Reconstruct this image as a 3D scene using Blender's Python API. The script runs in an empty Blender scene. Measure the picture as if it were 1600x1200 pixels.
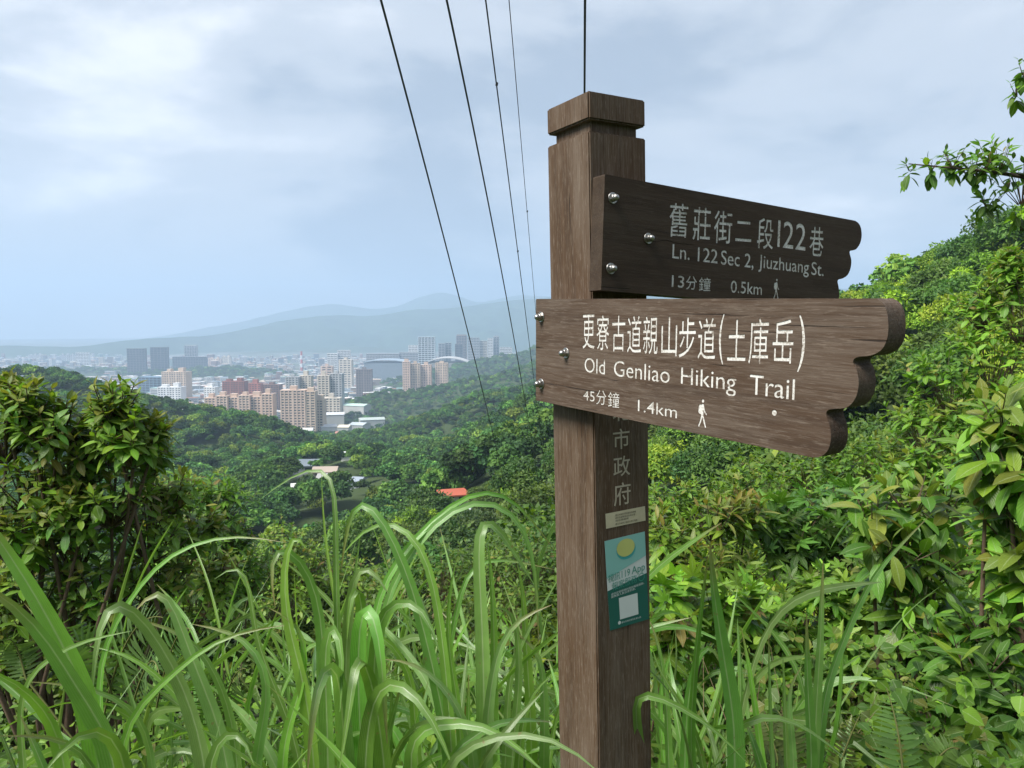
import bpy, bmesh, math, random
import numpy as np
from mathutils import Vector, Matrix
from mathutils.geometry import tessellate_polygon

# ------------------------------------------------------------------ camera, sky, sun, exposure
SC = bpy.context.scene
COL = SC.collection
rad = math.radians
F = 1162.34                      # focal length in pixels of a 1600 px wide frame
PITCH = -0.0794
cam_d = bpy.data.cameras.new('camera')
cam = bpy.data.objects.new('camera', cam_d)
COL.objects.link(cam)
cam_d.sensor_width = 36.0
cam_d.lens = F * 36.0 / 1600.0
cam_d.clip_start = 0.05
cam_d.clip_end = 40000.0
cam.location = (0, 0, 0)
cam.rotation_euler = (math.pi / 2 + PITCH, 0, 0)
SC.camera = cam

SUN_EL, SUN_AZ = rad(52), rad(-120)          # azimuth clockwise from +Y: the sun stands to the left
world = bpy.data.worlds.new('World')
SC.world = world
world.use_nodes = True
wn, wl = world.node_tree.nodes, world.node_tree.links
wn.clear()
w_out = wn.new('ShaderNodeOutputWorld')
w_sky = wn.new('ShaderNodeTexSky')
w_sky.sky_type = 'NISHITA'
w_sky.sun_disc = False
w_sky.sun_elevation = SUN_EL
w_sky.sun_rotation = SUN_AZ
w_sky.air_density = 1.0
w_sky.dust_density = 3.0
w_bg = wn.new('ShaderNodeBackground')
w_bg.inputs['Strength'].default_value = 0.05
wl.new(w_sky.outputs[0], w_bg.inputs['Color'])
w_tc = wn.new('ShaderNodeTexCoord')
w_map = wn.new('ShaderNodeMapping')
w_map.inputs['Scale'].default_value = (1.0, 1.0, 2.6)
w_map.inputs['Location'].default_value = (0.85, 0.3, 0.4)
wl.new(w_tc.outputs['Generated'], w_map.inputs['Vector'])
w_n1 = wn.new('ShaderNodeTexNoise')
w_n1.inputs['Scale'].default_value = 1.7
w_n1.inputs['Detail'].default_value = 9.0
w_n1.inputs['Roughness'].default_value = 0.56
w_n1.inputs['Distortion'].default_value = 0.35
wl.new(w_map.outputs[0], w_n1.inputs['Vector'])
w_ramp = wn.new('ShaderNodeValToRGB')
w_ramp.color_ramp.interpolation = 'EASE'
els = w_ramp.color_ramp.elements
els[0].position = 0.38
els[0].color = (0.122, 0.142, 0.172, 1)
els[1].position = 0.64
els[1].color = (0.300, 0.305, 0.317, 1)
e = els.new(0.50)
e.color = (0.190, 0.205, 0.228, 1)
wl.new(w_n1.outputs['Fac'], w_ramp.inputs['Fac'])
w_bg2 = wn.new('ShaderNodeBackground')
w_bg2.inputs['Strength'].default_value = 1.0
wl.new(w_ramp.outputs['Color'], w_bg2.inputs['Color'])
w_mix = wn.new('ShaderNodeMixShader')
w_mix.inputs['Fac'].default_value = 0.93
wl.new(w_bg.outputs[0], w_mix.inputs[1])
wl.new(w_bg2.outputs[0], w_mix.inputs[2])
wl.new(w_mix.outputs[0], w_out.inputs['Surface'])

sun_d = bpy.data.lights.new('sun', 'SUN')
sun_d.energy = 2.1
sun_d.angle = rad(26)
sun_d.color = (1.0, 0.96, 0.90)
sun = bpy.data.objects.new('sun', sun_d)
COL.objects.link(sun)
to_sun = Vector((math.sin(SUN_AZ) * math.cos(SUN_EL), math.cos(SUN_AZ) * math.cos(SUN_EL), math.sin(SUN_EL)))
sun.rotation_euler = (-to_sun).to_track_quat('-Z', 'Y').to_euler()
sun.location = (0, 0, 60)

SC.view_settings.view_transform = 'Standard'
SC.view_settings.look = 'None'
SC.view_settings.exposure = 1.92
SC.view_settings.gamma = 1.0
SC.view_settings.use_curve_mapping = False
SC.cycles.use_denoising = True
SC.cycles.max_bounces = 6
SC.cycles.diffuse_bounces = 3
SC.cycles.glossy_bounces = 2
SC.cycles.transmission_bounces = 4
SC.cycles.transparent_max_bounces = 8
SC.cycles.volume_bounces = 1
SC.cycles.caustics_reflective = False
SC.cycles.caustics_refractive = False

# ------------------------------------------------------------------ helpers
rng = np.random.default_rng(7)
random.seed(7)
CP, SP = math.cos(PITCH), math.sin(PITCH)


def at(px, py, Y):
    """the point at forward distance Y that the photograph shows at (px, py)"""
    x, z = (px - 800) / F, -(py - 600) / F
    d = np.array([x, CP - z * SP, SP + z * CP])
    return d * (Y / d[1])


def tag(o, label=None, cat=None, group=None, kind=None):
    if label: o['label'] = label
    if cat: o['category'] = cat
    if group: o['group'] = group
    if kind: o['kind'] = kind
    return o


def empty(name, loc=(0, 0, 0), label=None, cat=None, group=None):
    o = bpy.data.objects.new(name, None)
    o.empty_display_size = 0.1
    o.location = loc
    COL.objects.link(o)
    return tag(o, label, cat, group)


def link(name, me, parent=None, mat=None):
    o = bpy.data.objects.new(name, me)
    COL.objects.link(o)
    if mat is not None and len(me.materials) == 0:
        me.materials.append(mat)
    if parent is not None:
        o.parent = parent
    return o


def np_mesh(name, verts, faces, mat=None, tint=None, uv=None, smooth=True):
    """mesh from numpy arrays; all faces have the same number of corners"""
    verts = np.asarray(verts, np.float32)
    faces = np.asarray(faces, np.int32)
    me = bpy.data.meshes.new(name)
    nf, k = faces.shape
    me.vertices.add(len(verts))
    me.vertices.foreach_set('co', verts.ravel())
    me.loops.add(nf * k)
    me.loops.foreach_set('vertex_index', faces.ravel())
    me.polygons.add(nf)
    me.polygons.foreach_set('loop_start', np.arange(0, nf * k, k, dtype=np.int32))
    me.polygons.foreach_set('loop_total', np.full(nf, k, np.int32))
    me.polygons.foreach_set('use_smooth', np.full(nf, bool(smooth)))
    me.update(calc_edges=True)
    if tint is not None:                                   # one colour for each vertex
        a = me.color_attributes.new('tint', 'FLOAT_COLOR', 'POINT')
        c = np.ones((len(verts), 4), np.float32)
        c[:, :3] = tint
        a.data.foreach_set('color', c.ravel())
    if uv is not None:                                     # one uv for each vertex
        l = me.uv_layers.new(name='UVMap')
        l.data.foreach_set('uv', np.asarray(uv, np.float32)[faces.ravel()].ravel())
    if mat is not None:
        me.materials.append(mat)
    return me


class MB:
    """collects quads"""
    def __init__(self):
        self.v, self.f, self.c, self.n = [], [], [], 0

    def add(self, v, f, c=None):
        v = np.asarray(v, float).reshape(-1, 3)
        self.v.append(v)
        self.f.append(np.asarray(f, int) + self.n)
        if c is not None:
            self.c.append(np.tile(np.asarray(c, float), (len(v), 1)))
        self.n += len(v)

    def box(self, x0, x1, y0, y1, z0, z1, c=None, rz=0.0, org=(0, 0)):
        v = np.array([[x, y, z] for z in (z0, z1) for y in (y0, y1) for x in (x0, x1)], float)
        if rz:
            co, si = math.cos(rz), math.sin(rz)
            x, y = v[:, 0].copy(), v[:, 1].copy()
            v[:, 0], v[:, 1] = x * co - y * si, x * si + y * co
        v[:, 0] += org[0]
        v[:, 1] += org[1]
        self.add(v, [(0, 2, 3, 1), (4, 5, 7, 6), (0, 1, 5, 4), (1, 3, 7, 5), (3, 2, 6, 7), (2, 0, 4, 6)], c)

    def tube(self, pts, radii, n=6, c=None):
        pts = np.asarray(pts, float)
        m = len(pts)
        radii = np.broadcast_to(np.asarray(radii, float), (m,))
        t = np.gradient(pts, axis=0)
        t /= np.linalg.norm(t, axis=1)[:, None] + 1e-9
        ref = np.array([0.31, 0.17, 0.93]) if abs(t[:, 2]).mean() < 0.9 else np.array([0.9, 0.3, 0.1])
        a = np.cross(t, ref)
        a /= np.linalg.norm(a, axis=1)[:, None] + 1e-9
        b = np.cross(t, a)
        ang = np.arange(n) * 2 * math.pi / n
        v = pts[:, None, :] + radii[:, None, None] * (np.cos(ang)[None, :, None] * a[:, None, :] + np.sin(ang)[None, :, None] * b[:, None, :])
        i = np.arange(m - 1)[:, None] * n
        j = np.arange(n)[None, :]
        k = (j + 1) % n
        f = np.stack([i + j, i + k, i + n + k, i + n + j], -1).reshape(-1, 4)
        self.add(v.reshape(-1, 3), f, c)

    def mesh(self, name, mat=None, smooth=False):
        t = np.concatenate(self.c) if self.c else None
        return np_mesh(name, np.concatenate(self.v), np.concatenate(self.f), mat, t, None, smooth)


def fbm(x, y, seed=0, octaves=4, lac=2.03, gain=0.5):
    """cheap smooth noise from summed sines, about -1..1"""
    r = np.random.default_rng(seed)
    s = np.zeros_like(np.asarray(x, float))
    amp, fr, tot = 1.0, 1.0, 0.0
    for _ in range(octaves):
        for _k in range(3):
            a = r.uniform(0, 2 * math.pi)
            ph = r.uniform(0, 6.28)
            s = s + amp / 3 * np.sin((x * math.cos(a) + y * math.sin(a)) * fr * r.uniform(0.8, 1.25) * 2 * math.pi + ph)
        tot += amp
        amp *= gain
        fr *= lac
    return s / tot * 1.6


# ------------------------------------------------------------------ materials
def new_mat(name):
    m = bpy.data.materials.new(name)
    m.use_nodes = True
    m.node_tree.nodes.clear()
    return m, m.node_tree.nodes, m.node_tree.links


def N(nodes, t, **kw):
    n = nodes.new(t)
    for k, v in kw.items():
        if k in n.inputs:
            n.inputs[k].default_value = v
        else:
            setattr(n, k, v)
    return n


def ramp(nodes, stops):
    r = nodes.new('ShaderNodeValToRGB')
    el = r.color_ramp.elements
    el[0].position, el[0].color = stops[0][0], (*stops[0][1], 1)
    el[1].position, el[1].color = stops[-1][0], (*stops[-1][1], 1)
    for p, c in stops[1:-1]:
        q = el.new(p)
        q.color = (*c, 1)
    return r


def math_node(nodes, links, op, a, b=None, c=None):
    n = nodes.new('ShaderNodeMath')
    n.operation = op
    for i, s in enumerate((a, b, c)):
        if s is None: continue
        if isinstance(s, (int, float)): n.inputs[i].default_value = s
        else: links.new(s, n.inputs[i])
    return n.outputs[0]


def mix_col(nodes, links, fac, a, b, blend='MIX'):
    n = nodes.new('ShaderNodeMix')
    n.data_type = 'RGBA'
    n.blend_type = blend
    for s, i in ((fac, 0), (a, 6), (b, 7)):
        if isinstance(s, (int, float)): n.inputs[i].default_value = s
        elif isinstance(s, tuple): n.inputs[i].default_value = (*s, 1)
        else: links.new(s, n.inputs[i])
    return n.outputs[2]


def plain_mat(name, col, rough=0.6, metal=0.0, var=0.15, scale=30.0, bump=0.0, tint=False, spec=0.5):
    m, n, l = new_mat(name)
    o = n.new('ShaderNodeOutputMaterial')
    b = N(n, 'ShaderNodeBsdfPrincipled', Roughness=rough, Metallic=metal)
    b.inputs['Specular IOR Level'].default_value = spec
    tc = n.new('ShaderNodeTexCoord')
    nz = N(n, 'ShaderNodeTexNoise', Scale=scale, Detail=5.0)
    l.new(tc.outputs['Object'], nz.inputs['Vector'])
    if tint:
        at_ = n.new('ShaderNodeAttribute')
        at_.attribute_name = 'tint'
        src = at_.outputs['Color']
    else:
        src = tuple(col)
    lo = math_node(n, l, 'MULTIPLY_ADD', nz.outputs['Fac'], 2 * var, 1 - var)
    cv = n.new('ShaderNodeCombineColor')
    for i in range(3): l.new(lo, cv.inputs[i])
    l.new(mix_col(n, l, 1.0, src, cv.outputs[0], 'MULTIPLY'), b.inputs['Base Color'])
    if bump:
        bp = N(n, 'ShaderNodeBump', Strength=bump, Distance=0.01)
        l.new(nz.outputs['Fac'], bp.inputs['Height'])
        l.new(bp.outputs[0], b.inputs['Normal'])
    l.new(b.outputs[0], o.inputs['Surface'])
    return m


def leaf_mat(name, source, trans=0.38, rough=0.42, veins=0.0, rand=0.25, gain=1.0, stripe=0.0, spec=0.28):
    """source 'tint' reads the vertex colour, 'object' the object's own colour; uv.x runs across the leaf, uv.y along it"""
    m, n, l = new_mat(name)
    o = n.new('ShaderNodeOutputMaterial')
    b = N(n, 'ShaderNodeBsdfPrincipled', Roughness=rough)
    b.inputs['Specular IOR Level'].default_value = spec
    oi = n.new('ShaderNodeObjectInfo')
    if source == 'tint':
        a = n.new('ShaderNodeAttribute')
        a.attribute_name = 'tint'
        src = a.outputs['Color']
    else:
        src = oi.outputs['Color']
    hv = N(n, 'ShaderNodeHueSaturation')
    l.new(src, hv.inputs['Color'])
    l.new(math_node(n, l, 'MULTIPLY_ADD', oi.outputs['Random'], rand * 2 * gain, (1 - rand) * gain), hv.inputs['Value'])
    l.new(math_node(n, l, 'MULTIPLY_ADD', oi.outputs['Random'], 0.03, 0.485), hv.inputs['Hue'])
    col = hv.outputs[0]
    if stripe or veins:
        uv = n.new('ShaderNodeUVMap')
        sp = n.new('ShaderNodeSeparateXYZ')
        l.new(uv.outputs[0], sp.inputs[0])
        dx = math_node(n, l, 'ABSOLUTE', math_node(n, l, 'SUBTRACT', sp.outputs['X'], 0.5))
        rib = N(n, 'ShaderNodeMapRange')
        rib.inputs['From Min'].default_value = 0.075 if stripe else 0.05
        rib.inputs['From Max'].default_value = 0.02
        l.new(dx, rib.inputs['Value'])
        fac = math_node(n, l, 'MULTIPLY', rib.outputs[0], stripe if stripe else 0.28)
        col = mix_col(n, l, fac, col, (0.42, 0.50, 0.30))
        if stripe:                                          # fine lines along the blade
            wv = math_node(n, l, 'SINE', math_node(n, l, 'MULTIPLY', sp.outputs['X'], 63.0))
            col = mix_col(n, l, math_node(n, l, 'MULTIPLY_ADD', wv, 0.15, 0.15), col, (0.22, 0.30, 0.12))
            hgt = wv
            tip = N(n, 'ShaderNodeMapRange')
            tip.inputs['From Min'].default_value = 0.90
            tip.inputs['From Max'].default_value = 1.0
            l.new(sp.outputs['Y'], tip.inputs['Value'])
            dry = math_node(n, l, 'MULTIPLY', tip.outputs[0], math_node(n, l, 'GREATER_THAN', oi.outputs['Random'], 0.45))
            col = mix_col(n, l, math_node(n, l, 'MULTIPLY', dry, 0.85), col, (0.26, 0.19, 0.09))
            sn = N(n, 'ShaderNodeTexNoise', Scale=70.0, Detail=2.0)
            stc = n.new('ShaderNodeTexCoord')
            l.new(stc.outputs['Object'], sn.inputs['Vector'])
            spot = N(n, 'ShaderNodeMapRange')
            spot.inputs['From Min'].default_value = 0.70
            spot.inputs['From Max'].default_value = 0.76
            l.new(sn.outputs['Fac'], spot.inputs['Value'])
            col = mix_col(n, l, math_node(n, l, 'MULTIPLY', spot.outputs[0], 0.7), col, (0.22, 0.17, 0.07))
        else:                                               # side veins
            q = math_node(n, l, 'SUBTRACT', math_node(n, l, 'MULTIPLY', sp.outputs['Y'], 62.0), math_node(n, l, 'MULTIPLY', dx, 40.0))
            wv = math_node(n, l, 'SINE', q)
            pk = math_node(n, l, 'POWER', math_node(n, l, 'MAXIMUM', wv, 0.0), 6.0)
            col = mix_col(n, l, math_node(n, l, 'MULTIPLY', pk, 0.13 * veins), col, (0.24, 0.34, 0.13))
            hgt = math_node(n, l, 'MULTIPLY', wv, -1.0)
        bp = N(n, 'ShaderNodeBump', Strength=0.18, Distance=0.002)
        l.new(hgt, bp.inputs['Height'])
        l.new(bp.outputs[0], b.inputs['Normal'])
    tc = n.new('ShaderNodeTexCoord')
    nz = N(n, 'ShaderNodeTexNoise', Scale=22.0, Detail=3.0)
    l.new(tc.outputs['Object'], nz.inputs['Vector'])
    mot = math_node(n, l, 'MULTIPLY_ADD', nz.outputs['Fac'], 0.5, 0.75)
    cv = n.new('ShaderNodeCombineColor')
    for i in range(3): l.new(mot, cv.inputs[i])
    col = mix_col(n, l, 1.0, col, cv.outputs[0], 'MULTIPLY')
    l.new(col, b.inputs['Base Color'])
    t = n.new('ShaderNodeBsdfTranslucent')
    l.new(mix_col(n, l, 1.0, col, (1.4, 1.5, 0.6), 'MULTIPLY'), t.inputs['Color'])
    mx = N(n, 'ShaderNodeMixShader', Fac=trans)
    l.new(b.outputs[0], mx.inputs[1])
    l.new(t.outputs[0], mx.inputs[2])
    l.new(mx.outputs[0], o.inputs['Surface'])
    return m


def wood_mat(name, axis, dark, mid, grey, greyness=0.5, seed=0.0, fine=1.0):
    """weathered timber; axis = index of the grain direction in object space"""
    m, n, l = new_mat(name)
    o = n.new('ShaderNodeOutputMaterial')
    b = N(n, 'ShaderNodeBsdfPrincipled', Roughness=0.78)
    b.inputs['Specular IOR Level'].default_value = 0.25
    tc = n.new('ShaderNodeTexCoord')

    def nz(cross, along, det, rough=0.55, off=0.0, dist=0.0):
        mp = n.new('ShaderNodeMapping')
        s = [cross] * 3
        s[axis] = along
        mp.inputs['Scale'].default_value = s
        mp.inputs['Location'].default_value = (seed + off, seed * 0.7 + off, seed * 1.3 - off)
        l.new(tc.outputs['Object'], mp.inputs['Vector'])
        t = N(n, 'ShaderNodeTexNoise', Scale=1.0, Detail=det, Roughness=rough, Distortion=dist)
        l.new(mp.outputs[0], t.inputs['Vector'])
        return t.outputs['Fac']
    streak = nz(38, 3.0, 7, 0.68, 0.0, 0.3)
    fibre = nz(260 * fine, 10 * fine, 5, 0.72, 3.0)
    patch = nz(9, 2.5, 4, 0.6, 7.0)
    crack = nz(150, 3.2, 3, 0.55, 11.0, 0.2)
    fleck = nz(300 * fine, 34 * fine, 4, 0.7, 17.0)
    r1 = ramp(n, [(0.22, dark), (0.52, mid), (0.80, tuple(0.55 * a + 0.45 * c for a, c in zip(mid, grey)))])
    l.new(streak, r1.inputs['Fac'])
    g = math_node(n, l, 'MULTIPLY', patch, 1.0)
    g = math_node(n, l, 'ADD', math_node(n, l, 'MULTIPLY', fibre, 1.0), g)
    gr = N(n, 'ShaderNodeMapRange')
    gr.inputs['From Min'].default_value = 0.90
    gr.inputs['From Max'].default_value = 1.32
    gr.inputs['To Max'].default_value = greyness
    l.new(g, gr.inputs['Value'])
    c = mix_col(n, l, gr.outputs[0], r1.outputs[0], grey)
    fl = N(n, 'ShaderNodeMapRange')
    fl.inputs['From Min'].default_value = 0.53
    fl.inputs['From Max'].default_value = 0.68
    fl.inputs['To Max'].default_value = 0.75 * greyness
    l.new(fleck, fl.inputs['Value'])
    c = mix_col(n, l, fl.outputs[0], c, tuple(min(1, 1.25 * q) for q in grey))
    ck = N(n, 'ShaderNodeMapRange')
    ck.inputs['From Min'].default_value = 0.325
    ck.inputs['From Max'].default_value = 0.295
    l.new(crack, ck.inputs['Value'])
    c = mix_col(n, l, math_node(n, l, 'MULTIPLY', ck.outputs[0], 0.85), c, tuple(0.35 * q for q in dark))
    l.new(c, b.inputs['Base Color'])
    h = math_node(n, l, 'SUBTRACT', math_node(n, l, 'MULTIPLY_ADD', fibre, 0.7, math_node(n, l, 'MULTIPLY', streak, 0.8)), math_node(n, l, 'MULTIPLY', ck.outputs[0], 0.8))
    bp = N(n, 'ShaderNodeBump', Strength=0.4, Distance=0.002)
    l.new(h, bp.inputs['Height'])
    l.new(bp.outputs[0], b.inputs['Normal'])
    l.new(b.outputs[0], o.inputs['Surface'])
    return m


M = {}
M['leaf_obj'] = leaf_mat('leaf_single', 'object', trans=0.34, veins=1.0, rough=0.38)
M['leaf_mass'] = leaf_mat('leaf_mass', 'tint', trans=0.34, veins=1.0, rough=0.42)
M['grass'] = leaf_mat('grass_blade', 'object', trans=0.32, stripe=0.5, rough=0.36, rand=0.15, spec=0.75)
M['fern'] = leaf_mat('fern_frond', 'tint', trans=0.42, rough=0.45, rand=0.1)
M['crown'] = leaf_mat('tree_crown', 'tint', trans=0.34, rough=0.55, rand=0.28, spec=0.3)
M['forest'] = leaf_mat('forest_canopy', 'tint', trans=0.22, rough=0.7, rand=0.42, spec=0.15)
M['bark'] = plain_mat('bark', (0.075, 0.055, 0.04), 0.9, var=0.5, scale=40, bump=0.6)
M['twig'] = plain_mat('twig', (0.10, 0.065, 0.04), 0.8, var=0.35, scale=60)
M['wood_post'] = wood_mat('weathered_post', 2, (0.036, 0.022, 0.013), (0.078, 0.045, 0.024), (0.178, 0.141, 0.108), 0.70, 0.0)
M['wood_low'] = wood_mat('weathered_board', 0, (0.036, 0.022, 0.015), (0.070, 0.043, 0.027), (0.155, 0.123, 0.097), 0.68, 4.0)
M['wood_up'] = wood_mat('dark_board', 0, (0.024, 0.015, 0.009), (0.044, 0.028, 0.017), (0.080, 0.062, 0.045), 0.40, 9.0)  # darker and less grey than the lower board's wood
def worn_paint():
    m, n, l = new_mat('worn_white_paint')
    o = n.new('ShaderNodeOutputMaterial')
    b = N(n, 'ShaderNodeBsdfPrincipled', Roughness=0.65)
    tc = n.new('ShaderNodeTexCoord')
    a = N(n, 'ShaderNodeTexNoise', Scale=260.0, Detail=5.0, Roughness=0.7)
    c = N(n, 'ShaderNodeTexNoise', Scale=26.0, Detail=3.0)
    l.new(tc.outputs['Object'], a.inputs['Vector'])
    l.new(tc.outputs['Object'], c.inputs['Vector'])
    f = math_node(n, l, 'MULTIPLY_ADD', c.outputs['Fac'], 0.45, math_node(n, l, 'MULTIPLY', a.outputs['Fac'], 0.75))
    r = ramp(n, [(0.40, (0.74, 0.73, 0.70)), (0.60, (0.62, 0.60, 0.56)), (0.70, (0.38, 0.34, 0.29)), (0.78, (0.12, 0.09, 0.07))])
    l.new(f, r.inputs['Fac'])
    l.new(r.outputs[0], b.inputs['Base Color'])
    l.new(b.outputs[0], o.inputs['Surface'])
    return m


M['paint'] = worn_paint()
M['gilt'] = plain_mat('faded_paint', (0.42, 0.36, 0.27), 0.6, var=0.3, scale=300)
M['steel'] = plain_mat('stainless_steel', (0.36, 0.35, 0.33), 0.38, 1.0, var=0.35, scale=300)
M['cable'] = plain_mat('cable_sheath', (0.02, 0.02, 0.022), 0.6, var=0.2, scale=20)
M['tinted'] = plain_mat('coloured_facade', (1, 1, 1), 0.8, var=0.14, scale=0.15, tint=True, spec=0.2)
M['glass'] = plain_mat('window_glass', (0.030, 0.040, 0.052), 0.4, var=0.3, scale=0.2, spec=0.25)

# ------------------------------------------------------------------ terrain
PLAIN = -150.0


def ridge_z(x, y, pts, slope, w):
    """height of a ridge: crest polyline (x, y, z) falling away on both sides"""
    best = np.full(x.shape, -1e9)
    for (x0, y0, z0), (x1, y1, z1) in zip(pts[:-1], pts[1:]):
        dx, dy = x1 - x0, y1 - y0
        t = np.clip(((x - x0) * dx + (y - y0) * dy) / (dx * dx + dy * dy), 0, 1)
        d = np.hypot(x - x0 - t * dx, y - y0 - t * dy)
        best = np.maximum(best, z0 + t * (z1 - z0) - slope * (np.sqrt(d * d + w * w) - w))
    return best


def smax(a, b, k):
    h = np.clip(0.5 + 0.5 * (a - b) / k, 0, 1)
    return b + (a - b) * h + k * h * (1 - h)


def crest(lst, drop):
    return [tuple(at(px, py, Y) - np.array([0, 0, drop])) for px, py, Y in lst]


RIDGES = [
    # the spur the trail runs on, bending round to the right-hand hill
    ([(-160, -70, -22), (-60, -22, -7), (-9, -1.5, -1.75), (0, 0, -1.62), (9, 2.5, -1.5), (22, 10, -0.2), (40, 30, 2.0), (54, 62, 5), (58, 84, 6.5), (60, 104, 4.6), (67, 132, 2.2), (82, 180, 0.5), (79, 232, -6), (46, 270, -17), (16, 300, -30)], 0.50, 2.2, 2.0),
    # unseen hill added behind the photographer to darken the post's right face
    ([(-120, -90, 4), (-20, -60, 11), (40, -56, 14), (120, -45, 18)], 0.40, 6, 2.0),
    # left hillside
    (crest([(-700, 480, 470), (-250, 545, 450), (0, 572, 430), (70, 584, 425), (150, 600, 420), (250, 626, 415), (350, 646, 410), (430, 676, 405), (480, 697, 395), (520, 722, 380)], 6), 0.42, 14, 8),
    # left hill's lower shoulder
    (crest([(-500, 640, 330), (-100, 650, 310), (120, 672, 300), (260, 700, 290), (380, 752, 270)], 6), 0.40, 10, 6),
    # right hillside, nearest crest
    (crest([(1500, 470, 720), (1200, 515, 690), (1000, 550, 640), (860, 588, 590), (740, 620, 560), (640, 664, 530), (570, 697, 500), (535, 715, 480)], 7), 0.42, 14, 8),
    # second crest
    (crest([(1500, 480, 1150), (1000, 535, 1100), (860, 562, 1080), (760, 585, 1080), (700, 598, 1080), (620, 607, 1090), (560, 618, 1100)], 7), 0.35, 20, 10),
    # third crest
    (crest([(1400, 500, 1900), (1000, 522, 1850), (860, 542, 1800), (780, 558, 1800), (700, 574, 1800), (640, 590, 1800)], 6), 0.30, 25, 10),
    # low wooded hill in the city
    (crest([(60, 572, 2250), (140, 577, 2250), (230, 580, 2200), (290, 580, 2100), (350, 576, 2150), (440, 583, 2150), (500, 592, 2100)], 4), 0.16, 60, 8),
    # far low hills behind the city
    (crest([(330, 553, 3900), (420, 549, 4000), (470, 546, 4200), (550, 541, 4200), (640, 548, 4200)], 0), 0.14, 120, 10),
]
FLOOR = [(-60, 60, -30), (-55, 130, -40), (-75, 210, -50), (-95, 300, -62), (-105, 400, -80), (-118, 500, -98), (-150, 650, -122), (-220, 800, -146)]


def height(x, y):
    x, y = np.asarray(x, float), np.asarray(y, float)
    z = np.full(x.shape, PLAIN)
    z = smax(ridge_z(x, y, FLOOR, 0.13, 30), z, 8)
    n1 = fbm(x / 95, y / 95, 3, 4)
    for pts, sl, w, k in RIDGES:
        z = smax(ridge_z(x, y, pts, sl, w), z, k)
    r = np.hypot(x, y)
    z = z + n1 * np.clip((r - 18) / 160, 0, 1) * np.clip((z - PLAIN) / 25, 0, 1) * 5.0
    z = z + fbm(x / 2.6, y / 2.6, 5, 3) * 0.05 * np.clip(r / 2.0, 0, 1)
    return z


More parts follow.
